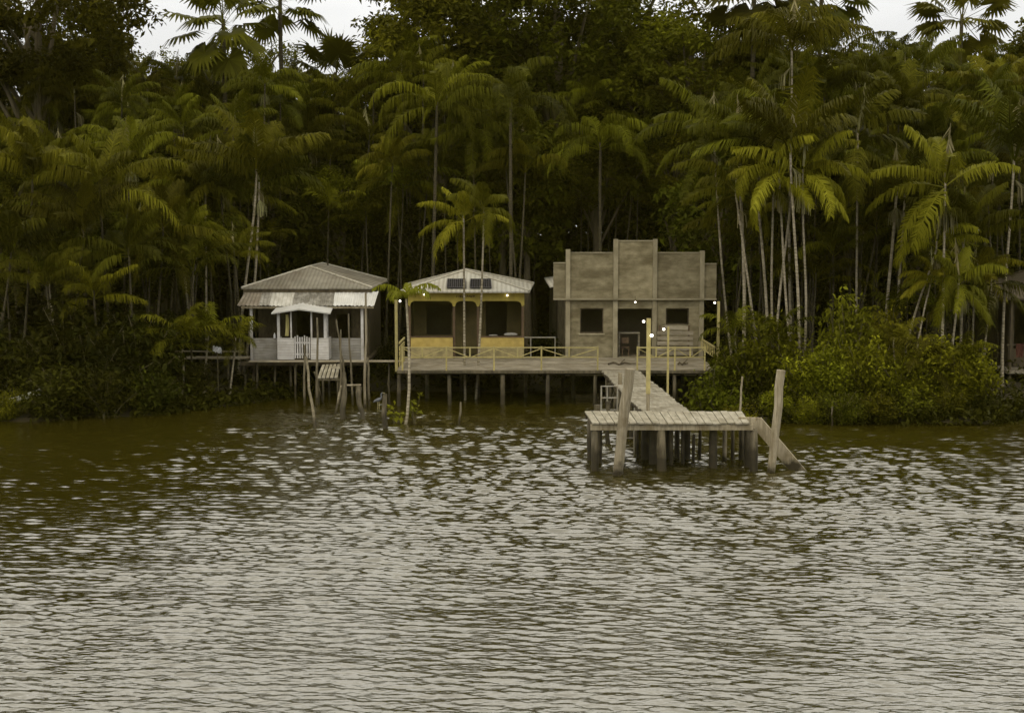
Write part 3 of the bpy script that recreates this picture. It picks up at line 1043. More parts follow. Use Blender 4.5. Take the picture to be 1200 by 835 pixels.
# platform ------------------------------------------------
PF, PB = 43.8, 46.6
pl = thing('landing_platform', 'weathered plank landing platform on thick wet piles at the end of the walkway', 'platform', (5, 45, 0))
pa, pb = P(694, 500, PF), P(879, 499.6, PF)
pc, pd_ = P(870, 486, PB), P(685, 487, PB)
zt = ZD + .03
mb = MB()
n_ = 21
for i in range(n_):
    a, b_ = (i + .03) / n_, (i + prng2.uniform(.9, .96)) / n_
    f0 = Vector((pa.x + (pb.x - pa.x) * a, PF - prng2.uniform(0, .09), zt))
    f1 = Vector((pa.x + (pb.x - pa.x) * b_, f0.y + prng2.uniform(-.02, .02), zt))
    b0 = Vector((pd_.x + (pc.x - pd_.x) * a, PB, zt))
    b1 = Vector((pd_.x + (pc.x - pd_.x) * b_, PB, zt))
    dz = Vector((0, 0, prng2.uniform(-.016, .016)))
    mb.slab([f0 + dz, f1 + dz * .3, b1 + dz, b0 + dz * .4], .045)
mb.build('platform_boards', MT['plank_pale'], pl)
MB().box(pa.x - .05, pb.x + .12, PF + .03, PF + .15, zt - .24, zt - .065).build('beam', MT['post'], pl)
MB().box(pd_.x + .02, pc.x + .05, PB - .25, PB - .12, zt - .24, zt - .065).build('beam', MT['darkwood'], pl)
for xx in (pa.x + .05, (pa.x + pb.x) / 2, pb.x - .1):
    MB().box(xx - .06, xx + .06, PF + .16, PB - .26, zt - .22, zt - .07).build('joist', MT['darkwood'], pl)
for px, yq, w_, m_ in ((692, 46.2, .1, 'pile'), (697.5, 43.95, .125, 'pile'), (703, 45.6, .09, 'pile'), (757.5, 46.2, .13, 'pile'), (767, 45.2, .16, 'pile'),
                       (776, 43.95, .14, 'pile'), (807.5, 46.3, .09, 'pile'), (795, 46.5, .08, 'pile'), (837, 44.6, .13, 'pile'), (851, 46.1, .075, 'post'),
                       (872, 46.3, .11, 'pile'), (878.5, 44.9, .12, 'pile'), (885, 43.95, .12, 'pile'), (730, 46.3, .1, 'pile'), (748, 46.4, .06, 'pile'), (783, 46.4, .065, 'pile'), (788, 45.0, .06, 'pile'), (801, 45.4, .055, 'pile'), (822, 46.4, .05, 'pile'), (860, 46.2, .06, 'pile')):
    x = X(px, yq)
    jx = prng2.uniform(-.05, .05)
    pts = [(x + jx * (1 - k / 5), yq + prng2.uniform(-.02, .02), -1.9 + (zt - .25 + 1.9) * k / 5) for k in range(6)]
    MB().tube(pts, [w_ * prng2.uniform(.92, 1.08) for _ in pts], 10, jit=.08).build('pile', MT[m_], pl, True)
x = X(813, 45.8)
MB().tube([(x, 45.8, -1.5), (x + .04, 45.8, Z(480 + 60, 45.8) + .9)], .05, 8, jit=.1).build('pile', MT['pile'], pl)

# mooring posts -------------------------------------------


def rough_post(name, label, cat, p0, p1, r0, r1, mat, group=None, n=12, seg=9, jit=.05, wob=.03):
    p0, p1 = Vector(p0), Vector(p1)
    root_loc = Vector((p0.x, p0.y, p0.z))
    pts = [p0.lerp(p1, k / seg) + Vector((prng2.uniform(-wob, wob), 0, 0)) * (0 < k < seg) for k in range(seg + 1)]
    mb = MB()
    mb.tube(pts, [r0 + (r1 - r0) * k / seg for k in range(seg + 1)], n, jit=jit)
    mb.v = [(v[0] - root_loc.x, v[1] - root_loc.y, v[2] - root_loc.z) for v in mb.v]
    o = mb.build(name, MT[mat])
    o.location = root_loc
    return tag(o, label, cat, group)


MY = 43.25
b0, b1 = P(722.5, 557, MY), P(738.3, 432, MY - .1)
rough_post('mooring_post', 'thick grey mooring post leaning right in front of the landing platform, near its left end', 'post',
           b0 + (b0 - b1) * .55, b1, .145, .165, 'post', 'thick mooring posts at the platform')
MY = 43.75
b0, b1 = P(904, 555.5, MY), P(915.3, 433.5, MY)
rough_post('mooring_post', 'tall pale mooring post standing in the water to the right of the landing platform', 'post',
           b0 + (b0 - b1) * .55, b1, .118, .14, 'post', 'thick mooring posts at the platform')

# gangplank
gp = thing('gangplank', 'wide board sloping from the right end of the platform down into the water', 'gangplank', P(885, 494, 44.4))
g0, g1 = P(886, 493, 44.7), P(936, 552, 44.2)
g1 = g1 + (g1 - g0) * .12
MB().beam(g0, g1, .09, .40).build('board', MT['post'], gp)
MB().beam(g0 + Vector((-.55, .06, .02)), g0 + Vector((.12, .06, .0)), .12, .2).build('hook_beam', MT['post'], gp)

# metal ladder landing left of the walkway
ml = thing('bar_rack', 'rusty light metal frame of bars standing left of the walkway behind the platform', 'frame', P(715, 480, 51))
yq = 51.0
for p in (705, 712, 724):
    MB().tube([(X(p, yq), yq, -1.0), (X(p, yq), yq, Z(452, yq))], .03, 8).build('post', MT['metal'], ml)
for y_ in (452.5, 466, 480):
    MB().tube([(X(705, yq), yq, Z(y_, yq)), (X(724, yq), yq, Z(y_, yq))], .025, 8).build('rail', MT['metal'], ml)
lad = thing('metal_ladder', 'small metal ladder standing in the water under the walkway, behind the leaning post', 'ladder', P(737, 525, 47.6))
yq = 47.6
for p in (731, 744):
    MB().tube([(X(p, yq), yq, -1.0), (X(p, yq), yq, Z(478, yq))], .025, 8).build('stile', MT['metal'], lad)
for y_ in (486, 500, 513, 525):
    MB().tube([(X(731, yq), yq, Z(y_, yq)), (X(744, yq), yq, Z(y_, yq))], .02, 8).build('rung', MT['metal'], lad)
for p, y0_, lab in ((700.5, 474, 'squat cut pile standing left of the metal frame beside the walkway'), (713, 470, 'short cut pile standing in front of the metal frame beside the walkway')):
    yq = 49.6
    rough_post('pile_stump', lab, 'pile', (X(p, yq), yq, -1.4), (X(p, yq), yq, Z(y0_, yq)), .12 if p < 705 else .08, .11 if p < 705 else .075, 'pile', 'cut piles near the walkway')


# ------------------------------------------------------------------ houses
def wall_with_holes(x0, x1, z0, z1, y0, y1, holes):
    """holes: list of (xa, xb, za, zb), not overlapping in x"""
    mb = MB()
    p = x0
    for xa, xb, za, zb in sorted(holes):
        mb.box(p, xa, y0, y1, z0, z1)
        if za > z0 + .01:
            mb.box(xa, xb, y0, y1, z0, za)
        if zb < z1 - .01:
            mb.box(xa, xb, y0, y1, zb, z1)
        p = xb
    mb.box(p, x1, y0, y1, z0, z1)
    return mb


def hip_roof(corners, ridge, t, parent, mat, capmat, name='roof', capr=.045):
    """corners fl, fr, br, bl at eaves; ridge front, back points"""
    fl, fr, br, bl = [Vector(c) for c in corners]
    rf, rb = [Vector(c) for c in ridge]
    if (rf - rb).length < .05:
        faces = [(fl, fr, rf), (fr, br, rf), (br, bl, rf), (bl, fl, rf)]
    else:
        faces = [(fl, fr, rf), (fr, br, rb, rf), (br, bl, rb), (bl, fl, rf, rb)]
    mb = MB()
    dz = Vector((0, 0, -t))
    for f in faces:
        mb.add(list(f), [tuple(range(len(f)))])
        g = [p + dz for p in f]
        mb.add(g, [tuple(range(len(f) - 1, -1, -1))])
    ring = [fl, fr, br, bl]
    for i in range(4):
        a, b_ = ring[i], ring[(i + 1) % 4]
        mb.add([a, b_, b_ + dz, a + dz], [(0, 3, 2, 1)])
    ro = mb.build(name, mat, parent)
    up = Vector((0, 0, .02))
    for a, b_ in ((fl, rf), (fr, rf), (br, rb), (bl, rb)) + (((rf, rb),) if (rf - rb).length > .05 else ()):
        cap = MB()
        n = max(2, int((b_ - a).length / .45))
        for k in range(n):   # overlapping short capping pieces
            p, q = a.lerp(b_, k / n), a.lerp(b_, (k + 1.08) / n if k < n - 1 else 1)
            cap.tube([p + up, q + up * 1.8], [capr * 1.15, capr * .9], 8)
        cap.build('ridge_cap', capmat, ro)
    return ro


# --- concrete house ---
HY = 66.5
hc = thing('concrete_house', 'unfinished bare concrete house with a tall stepped parapet front and dark openings', 'house', (X(743, HY), HY, ZD))
zf = Z(418, HY)
cx0, cx1 = X(662.6, HY), X(823, HY)
zled = Z(351.2, HY)
wt = .18
holes = [(X(679.6, HY), X(707, HY), Z(390.5, HY), Z(361, HY)), (X(723.6, HY), X(763.8, HY), zf, Z(361.5, HY)), (X(780, HY), X(807, HY), Z(380.5, HY), Z(361, HY))]
fw = wall_with_holes(cx0 + .05, cx1 - .05, zf - .9, zled, HY, HY + wt, holes)
fw.build('front_wall', MT['concrete'], hc)
DEP = 11.5
MB().box(cx0, cx0 + .18, HY + wt + .003, HY + DEP, zf - .9, zled + .6).build('side_wall', MT['concrete'], hc)
MB().box(cx1 - .18, cx1, HY + wt + .003, HY + DEP, zf - .9, zled + .6).build('side_wall', MT['concrete'], hc)
MB().box(cx0, cx1, HY + DEP + .003, HY + DEP + .18, zf - .9, zled + .6).build('rear_wall', MT['concrete'], hc)
MB().box(cx0 + .181, cx1 - .181, HY + 3.6, HY + 3.72, zf, zled).build('partition_wall', MT['concrete_dark'], hc)
MB().box(cx0 + .181, cx1 - .181, HY + .19, HY + DEP - .01, zf - .12, zf + .01).build('floor_slab', MT['concrete_dark'], hc)
for p0, p1, yt in ((662.6, 667.8, 292), (718, 723.4, 280), (764, 769, 280), (818.7, 824, 293.5)):
    mb = MB()
    mb.box(X(p0, HY), X(p1, HY), HY - .13, HY - .003, zf - .9, zled - .03)
    mb.box(X(p0, HY), X(p1, HY), HY - .20, HY - .003, zled + .075, Z(yt, HY))
    mb.build('pillar', MT['concrete_edge'], hc)
for p0, p1, yt in ((648.3, 662.5, 308.6), (667.9, 717.9, 296.6), (723.5, 763.9, 282.7), (769.1, 818.6, 296.6), (824.1, 838.3, 309.5)):
    MB().box(X(p0, HY), X(p1, HY), HY - .10, HY + .08, zled + .072, Z(yt, HY)).build('parapet_panel', MT['concrete'], hc)
    MB().box(X(p0, HY) , X(p1, HY), HY - .14, HY + .10, Z(yt, HY) + .002, Z(yt, HY) + .05).build('coping', MT['concrete_edge'], hc)
MB().box(X(648, HY), X(838.6, HY), HY - .24, HY + .16, zled + .003, zled + .07).build('ledge', MT['concrete_edge'], hc)
for xa, xb, za, zb in (holes[0], holes[2]):
    wf = MB()
    wf.box(xa + .002, xb - .002, HY + .06, HY + .13, za + .002, za + .06)
    wf.box(xa + .002, xb - .002, HY + .06, HY + .13, zb - .05, zb - .002)
    wf.box(xa + .002, xa + .05, HY + .06, HY + .13, za + .061, zb - .051)
    wf.box(xb - .05, xb - .002, HY + .06, HY + .13, za + .061, zb - .051)
    wo_ = wf.build('window', MT['darkwood'], hc)
    MB().box(xa - .06, xb + .06, HY - .05, HY - .003, za - .07, za - .004).build('sill', MT['concrete_edge'], wo_)
# roof behind the parapet
rz0, rz1 = zled + .62, zled + 1.15
xm = (cx0 + cx1) / 2
mb = MB()
mb.slab([(cx0 - .75, HY + .3, rz0), (xm, HY + .3, rz1), (xm, HY + DEP + .5, rz1), (cx0 - .75, HY + DEP + .5, rz0)], .06)
mb.slab([(cx1 + .55, HY + .3, rz0), (xm + .001, HY + .3, rz1), (xm + .001, HY + DEP + .5, rz1), (cx1 + .55, HY + DEP + .5, rz0)], .06)
mb.build('roof', MT['zinc'], hc)
hcl = thing('bulb_lamp', 'small lit bulb hanging over the doorway of the concrete house', 'lamp', P(744.5, 352, 66.3), 'small bulbs under the eaves')
bp_ = P(744.5, 354, 66.2)
lamp(hcl, bp_, .042)
MB().tube([bp_ + Vector((0, 0, .12)), bp_ + Vector((0, 0, .30))], .012, 6).build('cord', MT['darkwood'], hcl)

# slatted bench standing before the right window
sb = thing('slatted_rack', 'upright wooden rack of horizontal slats standing before the right window of the concrete house', 'rack', P(790, 416, 65.9))
yq = 65.9
for k, y_ in enumerate((384, 390, 396, 402, 408, 413.5)):
    MB().box(X(768 + (2 if k else 8), yq), X(812 - (0 if k else 6), yq), yq - .035, yq - .003, Z(y_ + 2.2, yq), Z(y_ - 2.2, yq)).build('slat', MT['plank'], sb)
for p in (773, 807):
    MB().box(X(p, yq) - .04, X(p, yq) + .04, yq, yq + .06, ZD, Z(381, yq)).build('upright', MT['brown'], sb)
    MB().beam((X(p, yq), yq + .06, Z(390, yq)), (X(p, yq), yq + .5, ZD + .03), .05, .05).build('stay', MT['brown'], sb)
# table in the doorway
tb = thing('wooden_table', 'plain wooden table standing inside the dark doorway of the concrete house', 'table', P(738, 414, 67.4))
yq = 67.2
zt_ = Z(389.5, yq)
MB().box(X(724.6, yq), X(750, yq), yq, yq + .7, zt_ - .05, zt_).build('table_top', MT['plank'], tb)
for p in (726, 749):
    for yo in (.05, .6):
        MB().box(X(p, yq) - .03, X(p, yq) + .03, yq + yo, yq + yo + .06, zf + .012, zt_ - .052).build('leg', MT['plank'], tb)
chz = thing('wooden_chair', 'small wooden chair behind the table inside the doorway of the concrete house', 'chair', P(733, 414, 66.9))
yq = 66.95
cxx = X(733, yq)
MB().box(cxx - .18, cxx + .18, yq - .17, yq + .17, zf + .42, zf + .45).build('seat', MT['brown'], chz)
for sx in (-1, 1):
    for sy in (-1, 1):
        MB().box(cxx + sx * .15 - .02, cxx + sx * .15 + .02, yq + sy * .14 - .02, yq + sy * .14 + .02, zf + .012, zf + .418).build('leg', MT['brown'], chz)
MB().box(cxx - .18, cxx + .18, yq + .14, yq + .17, zf + .6, zf + .88).build('backrest', MT['brown'], chz)
# driftwood lying on the deck
for (p0, p1, yv, lab) in ((713, 745, 424.5, 'dark crooked branch lying on the deck before the doorway of the concrete house'), (795, 806, 427.5, 'pile of dark scrap sticks lying on the deck by the right railing')):
    yq = 62.5
    pts = [(X(p0 + (p1 - p0) * k / 5, yq), yq + .2 * math.sin(k * 2.1), ZD + .05 + .05 * (k % 2)) for k in range(6)]
    mb = MB()
    mb.tube(pts, [.045, .05, .04, .045, .035, .02], 7)
    mb.tube([pts[2], (pts[2][0] + .25, pts[2][1] + .1, ZD + .28)], [.03, .015], 6)
    o = mb.build('driftwood', MT['darkwood'])
    tag(o, lab, 'driftwood')

# --- yellow house ---
YF = 65.6
hy = thing('yellow_house', 'open yellow timber house with brown posts, arched yellow fascia and a hipped zinc roof', 'house', (X(546, YF), YF, ZD))
ye0, ye1 = X(478.5, YF), X(614.5, YF)
zfl = ZD
ztop = Z(341.3, YF)
zfas, zarc = Z(352.5, YF), Z(357.5, YF)
# arched fascia: three bays
mb = MB()
bays = [(X(480.5, YF), X(531, YF)), (X(533.5, YF), X(559, YF)), (X(561.5, YF), X(611.5, YF))]
prof_ = []
poly_top = ztop
segs = [(ye0, bays[0][0])]
xs_all = []
for (a, b_) in bays:
    n = 14
    rr_ = .28
    pts = []
    for k in range(n + 1):
        f = k / n
        x = a + (b_ - a) * f
        e = min(x - a, b_ - x)
        drop = 0 if e >= rr_ else rr_ - math.sqrt(max(0, rr_ ** 2 - (rr_ - e) ** 2))
        pts.append((x, zfas - drop * .9))
    # denser near the corners
    pts2 = []
    for k in range(9):
        e = rr_ * k / 8
        pts2.append((a + e, zfas - (rr_ - math.sqrt(max(0, rr_ ** 2 - (rr_ - e) ** 2))) * .9))
    for k in range(8, -1, -1):
        e = rr_ * k / 8
        pts2.append((b_ - e, zfas - (rr_ - math.sqrt(max(0, rr_ ** 2 - (rr_ - e) ** 2))) * .9))
    xs_all += pts2
line = [(ye0, zarc + .0)] + xs_all + [(ye1, zarc)]
v, f = [], []
for (x, z) in line:
    for yq in (YF - .05, YF - .01):
        v += [(x, yq, z), (x, yq, ztop)]
for i in range(len(line) - 1):
    a, b_ = i * 4, (i + 1) * 4
    f += [(a, b_, b_ + 1, a + 1), (a + 2, a + 3, b_ + 3, b_ + 2), (a, a + 2, b_ + 2, b_)]
mb.add(v, f)
mb.build('fascia', MT['ochre'], hy)
for p in (480, 532, 560.3, 612.5):
    x = X(p, YF)
    MB().box(x - .055, x + .055, YF + .0, YF + .11, zfl, zarc + .3).build('post', MT['brown'], hy)
zh0, zh1, zh2 = Z(407.3, YF), Z(395.3, YF), Z(393.8, YF)
for a, b_ in ((481.5, 530.7), (561.8, 614)):
    x0, x1 = X(a, YF), X(b_, YF)
    hw = MB().box(x0, x1, YF - .07, YF - .012, zh0, zh1).build('half_wall', MT['yellow'], hy)
    MB().box(x0, x1, YF - .055, YF - .015, zfl + .02, zh0 - .004).build('base_board', MT['yellow_dirty'], hw)
    MB().box(x0 - .02, x1 + .02, YF - .09, YF + .12, zh1 + .003, zh2).build('sill', MT['brown'], hw)
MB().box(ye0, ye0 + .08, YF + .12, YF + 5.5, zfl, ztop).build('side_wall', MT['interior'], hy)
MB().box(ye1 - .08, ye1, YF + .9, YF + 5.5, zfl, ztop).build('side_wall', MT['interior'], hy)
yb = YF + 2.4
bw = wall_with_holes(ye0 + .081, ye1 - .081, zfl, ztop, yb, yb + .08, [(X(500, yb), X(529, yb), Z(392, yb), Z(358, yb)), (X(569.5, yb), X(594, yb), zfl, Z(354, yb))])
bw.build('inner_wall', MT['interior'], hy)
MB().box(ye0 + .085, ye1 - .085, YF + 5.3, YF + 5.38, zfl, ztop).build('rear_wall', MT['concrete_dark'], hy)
MB().box(ye0, ye1, DB + .06, YF + 5.5, zfl - .12, zfl - .002).build('floor_slab', MT['darkwood'], hy)
zea = Z(341.2, 64.9)
zap = Z(316.8, 67.6)
roof = hip_roof([(X(470, 64.9), 64.9, zea), (X(620.5, 64.9), 64.9, zea), (X(625.5, 71), 71, zea + .12), (X(476, 71), 71, zea + .05)],
                [(X(545.5, 67.6), 67.6, zap), (X(546.5, 68.6), 68.6, zap)], .07, hy, MT['zinc'], MT['cap'])
# solar panels on the front slope
fl_, fr_, ap_ = Vector((X(470, 64.9), 64.9, zea)), Vector((X(620.5, 64.9), 64.9, zea)), Vector((X(545.5, 67.6), 67.6, zap))
nrm = (fr_ - fl_).cross(ap_ - fl_).normalized()
if nrm.z < 0: nrm = -nrm
sdir = (ap_ - (fl_ + fr_) / 2).normalized()
for a, b_, lab in ((524, 546.2, 'dark solar panel on the front slope of the yellow house roof, left of the pair'), (550.8, 576, 'dark solar panel on the front slope of the yellow house roof, right of the pair')):
    sp = thing('solar_panel', lab, 'solar panel', P((a + b_) / 2, 339, 65.2), 'solar panels on the yellow house roof')
    L0 = sdir.length
    base_ = Vector((0, 0, 0))
    q = []
    for (px, fr) in ((a, .10), (b_, .10), (b_ - .8, .50), (a + .8, .50)):
        yq = 64.9 + (67.6 - 64.9) * fr
        q.append(Vector((X(px, yq), yq, zea + (zap - zea) * fr)) + nrm * .09)
    MB().slab(q, .05).build('glass', MT['panel'], sp)
    mb = MB()
    for k in range(1, 9):
        f = k / 9
        p0, p1 = q[0].lerp(q[1], f) + nrm * .004, q[3].lerp(q[2], f) + nrm * .004
        mb.beam(p0, p1, .016, .006, up=nrm)
    mb.build('cell_lines', MT['panel_line'], sp)
    mb = MB()
    for i in range(4):
        mb.beam(q[i] + nrm * .002, q[(i + 1) % 4] + nrm * .002, .03, .02, up=nrm)
    mb.build('frame', MT['panel_line'], sp)
# faded lettering on the fascia: unreadable strokes
mb = MB()
x = X(535, YF)
lr = random.Random(4)
while x < X(556, YF):
    w_ = lr.uniform(.04, .075)
    h_ = lr.uniform(.09, .12)
    z_ = Z(348.6, YF)
    mb.box(x, x + .018, YF - .056, YF - .0525, z_, z_ + h_)
    mb.box(x + .019, x + w_, YF - .056, YF - .0525, z_ + lr.choice([0, h_ * .45, h_ * .8]), z_ + h_ * .8 + .02)
    x += w_ + lr.choice([.02, .02, .02, .06])
mb.build('faded_lettering', MT['ink'], hy)
for p, y_, lab in ((497, 345, 'small lit bulb under the roof edge of the yellow house, at its left end'), (594.4, 346, 'small lit bulb under the roof edge of the yellow house, at its right end')):
    c_ = P(p, y_, YF - .14)
    t = thing('bulb_lamp', lab, 'lamp', c_, 'small bulbs under the eaves')
    lamp(t, c_, .042)
    MB().beam(c_ + Vector((0, .0, .11)), c_ + Vector((0, .09, .11)), .025, .025).build('bracket', MT['darkwood'], t)
# things on the half wall
c_ = P(598.5, 391.8, YF + .2)
bx_ = thing('white_box', 'pale folded cloth bundle lying on the right half wall of the yellow house', 'bundle', (c_.x, YF + .02, zh2))
mb = MB()
mb.ball((c_.x, YF + .02, zh2 + .085), .1, 14, 8, (3.3, 1.0, .85))
mb.build('bundle', MT['greywash'], bx_, True)
c_ = X(578, YF)
t = thing('cloth_heap', 'small pale cloth heap on the right half wall of the yellow house, near its doorway', 'cloth', (c_, YF + .02, zh2))
MB().ball((c_, YF + .02, zh2 + .04), .1, 12, 7, (2.2, .9, .4)).build('cloth', MT['greywash'], t, True)

# --- grey house ---
AF = 65.0
ha = thing('grey_house', 'weathered pale grey stilt house with hipped zinc roof, patched awning and small gated porch', 'house', (X(362, AF), AF, 1.5))
za = Z(420.5, AF)
ax0, ax1 = X(294, AF), X(427.5, AF)
zeA = Z(337.4, 65.0)
roofA = hip_roof([(X(284, 65.0), 65.0, zeA), (X(437, 65.0), 65.0, zeA), (X(437, 65.0) + .0, 73.5, zeA + .02), (X(284, 65.0) + .1, 73.5, zeA)],
                 [(X(364, 68.2), 68.2, Z(312.5, 68.2)), (X(364, 68.2) + .25, 71.0, Z(312.5, 68.2) + .08)], .06, ha, MT['zinc_dull'], MT['cap'])
MB().box(X(286, 65.05), X(436, 65.05), 65.06, 65.14, zeA - .2, zeA - .075).build('eave_board', MT['darkwood'], ha)
MB().tube([P(384, 309, 71) + Vector((0, 0, -.1)), P(384.5, 304.5, 71)], [.05, .03], 7).build('finial', MT['darkwood'], roofA)
# awning sheets
ztA, zbA = Z(341.5, 65.15), Z(358.2, 64.15)
sheets = [(281, 306.5, 'sheet_rust'), (306.5, 318.5, 'sheet_dark'), (318.5, 345, 'sheet_light'), (345, 368, 'sheet_dark'), (368, 392, 'sheet_dark'), (392, 415, 'sheet_bright'), (415, 439.2, 'sheet_bright')]
for k, (a, b_, m_) in enumerate(sheets):
    e = .012 * (k % 2)
    xa, xb = X(a, 64.65), X(b_, 64.65) + .03
    nco = max(4, int((xb - xa) / .045))
    v, f = [], []
    for i in range(nco + 1):
        fr_ = i / nco
        zz = .016 * (1 if i % 4 in (0, 1) else -1)
        xlo, xhi = xa + (xb - xa) * fr_, xa + (.2 if k == 0 else 0) + (xb + (.12 if k == 6 else 0) - xa - (.2 if k == 0 else 0)) * fr_
        v += [(xlo, 64.15 - zz * .4, zbA + e + zz + .01 * math.sin(i * .21 + k)), (xhi, 65.15, ztA + e + zz)]
    f = [(i * 2, i * 2 + 2, i * 2 + 3, i * 2 + 1) for i in range(nco)]
    aw = MB().add(v, f).build('awning_sheet', MT[m_], ha)
    sm = aw.modifiers.new('thickness', 'SOLIDIFY')
    sm.thickness = .012
MB().box(X(283, 64.2), X(438, 64.2), 64.2, 64.28, zbA - .12, zbA - .045).build('awning_beam', MT['post'], ha)
for p in (294.7, 383, 424.5):
    x = X(p, 64.4)
    MB().box(x - .06, x + .06, 64.4, 64.52, za - .1, zbA - .0).build('post', MT['white_post'], ha)
# low walls
zw = Z(396.2, 64.5)
MB().box(X(296.5, 64.6), X(324.3, 64.6), 64.56, 64.62, za, zw).build('low_wall', MT['greywash'], ha)
MB().box(X(387, 64.6), X(426.5, 64.6), 64.56, 64.62, za, zw).build('low_wall', MT['greywash'], ha)
PFY = 63.6
zp = Z(421, PFY)
zpw = Z(396, PFY)
MB().box(X(324.8, PFY), X(344.7, PFY), PFY, PFY + .06, zp, zpw).build('porch_wall', MT['whitewash'], ha)
MB().box(X(364, PFY), X(385, PFY), PFY, PFY + .06, zp, zpw).build('porch_wall', MT['whitewash'], ha)
for xx in (X(324.8, PFY), X(385, PFY) - .06):
    MB().box(xx, xx + .06, PFY + .062, 64.55, zp, zpw).build('porch_wall', MT['whitewash'], ha)
gt = MB()
for k in range(7):
    xg = X(346 + k * 2.75, PFY)
    gt.box(xg - .03, xg + .03, PFY - .03, PFY - .005, zp + .05, Z(394, PFY) + .05 * math.sin(k * 1.9))
gt.box(X(345, PFY), X(363.5, PFY), PFY, PFY + .03, zp + .2, zp + .28)
gt.box(X(345, PFY), X(363.5, PFY), PFY, PFY + .03, zpw - .25, zpw - .17)
gt.build('gate', MT['white_post'], ha)
zcan = Z(366, PFY)
for p, w_ in ((326.2, .12), (341, .06), (364.8, .07), (381, .13)):
    x = X(p, PFY)
    MB().box(x - w_ / 2, x + w_ / 2, PFY + .07, PFY + .07 + w_, zpw if w_ > .1 else zpw - .3, zcan + .1).build('porch_post', MT['white_post'], ha)
# porch canopy: a shallow gabled sheet
xa, xm_, xb = X(319.5, PFY), X(352, PFY), X(388.5, PFY)
mb = MB()
zc0, zc1 = Z(366.3, PFY), Z(361.3, PFY)
mb.slab([(xa, PFY - .3, zc0), (xm_, PFY - .3, zc1), (xm_, 64.5, zc1 + .25), (xa + .1, 64.5, zc0 + .25)], .06)
mb.slab([(xm_ + .002, PFY - .3, zc1), (xb, PFY - .3, zc0), (xb, 64.5, zc0 + .25), (xm_ + .002, 64.5, zc1 + .25)], .06)
mb.build('porch_canopy', MT['sheet_bright'], ha)
# inner walls
ib = 67.0
iw = wall_with_holes(ax0, ax1, za, zeA - .1, ib, ib + .08, [(X(348, ib), X(366, ib), za, Z(365, ib)), (X(394, ib), X(412, ib), Z(398, ib), Z(368, ib))])
iw.build('front_wall', MT['darkwood'], ha)
for xx in (ax0, ax1 - .08):
    MB().box(xx, xx + .08, ib + .081, 73, za, zeA - .1).build('side_wall', MT['darkwood'], ha)
MB().box(ax0, ax1, 72.9, 72.98, za, zeA - .1).build('rear_wall', MT['darkwood'], ha)
MB().box(X(286, 64.3), X(430, 64.3), PFY - .12, 73, za - .16, za - .01).build('floor', MT['darkwood'], ha)
for px, yq in ((322, 63.8), (297, 64.2), (340, 63.8), (385, 63.8), (426, 64.0), (310, 67), (400, 67), (360, 68), (432, 68)):
    x = X(px, yq)
    MB().tube([(x + prng2.uniform(-.1, .1), yq, -1.2), (x, yq, za - .16)], .055, 7, jit=.1).build('stilt', MT['pile'], ha)
# hanging cloth and a bottle
hcq = thing('hanging_cloth', 'yellowish cloth hanging in the porch opening of the grey house', 'cloth', P(337, 394, 63.9))
mb = MB()
yq = 63.9
rows = 8
v = []
for r_ in range(rows + 1):
    z_ = Z(368.5 + 25 * r_ / rows, yq)
    for k in range(7):
        xk = X(335 + .55 * k + .8 * math.sin(r_ * .5) * (r_ / rows), yq)
        v.append((xk, yq + .035 * math.sin(k * 2.0 + r_ * .3), z_))
f = [(r_ * 7 + k, r_ * 7 + k + 1, (r_ + 1) * 7 + k + 1, (r_ + 1) * 7 + k) for r_ in range(rows) for k in range(6)]
mb.add(v, f)
hq = mb.build('cloth', MT['cloth'], hcq)
sm = hq.modifiers.new('thickness', 'SOLIDIFY')
sm.thickness = .02
wb = thing('white_bottle', 'small white plastic bottle standing on the porch wall corner of the grey house', 'bottle', P(322, 396, 64.5))
c_ = P(321.8, 396.3, 64.52)
MB().tube([(c_.x, c_.y, zw), (c_.x, c_.y, zw + .16), (c_.x, c_.y, zw + .2), (c_.x, c_.y, zw + .25)], [.05, .05, .022, .022], 9).build('bottle', MT['white'], wb)

# plank footbridge in front of the grey house, running to the deck and away to the left
fb = thing('footbridge', 'narrow plank footbridge running along the front of the grey house to the deck', 'footbridge', P(380, 424, 63.2))
mb = MB()
planks_x(mb, X(292, 63.1), xl - .02, 62.75, 63.42, Z(422.2, 63.1), .04, .2, along='x')
mb.build('boards', MT['plank'], fb)
for px in (300, 345, 395, 431, 455):
    x = X(px, 63.1)
    MB().tube([(x, 63.1, -1.3), (x + .03, 63.1, Z(423, 63.1) - .03)], .05, 7, jit=.1).build('stilt', MT['pile'], fb)
fl2 = thing('footbridge', 'weathered plank footbridge half hidden by young palms left of the grey house', 'footbridge', P(260, 420, 64))
mb = MB()
planks_x(mb, X(205, 64), X(291, 64), 63.8, 64.6, Z(418.5, 64), .05, .22, along='x')
mb.build('boards', MT['plank'], fl2)
for px in (214, 240, 266, 286):
    x = X(px, 64.1)
    MB().tube([(x, 64.1, -1.2), (x + .05, 64.1, Z(419, 64))], .05, 7, jit=.1).build('stilt', MT['pile'], fl2)
MB().tube([(X(205, 64), 63.85, Z(411, 64)), (X(286, 64), 63.85, Z(411.5, 64))], .03, 6).build('hand_rail', MT['plank'], fl2)

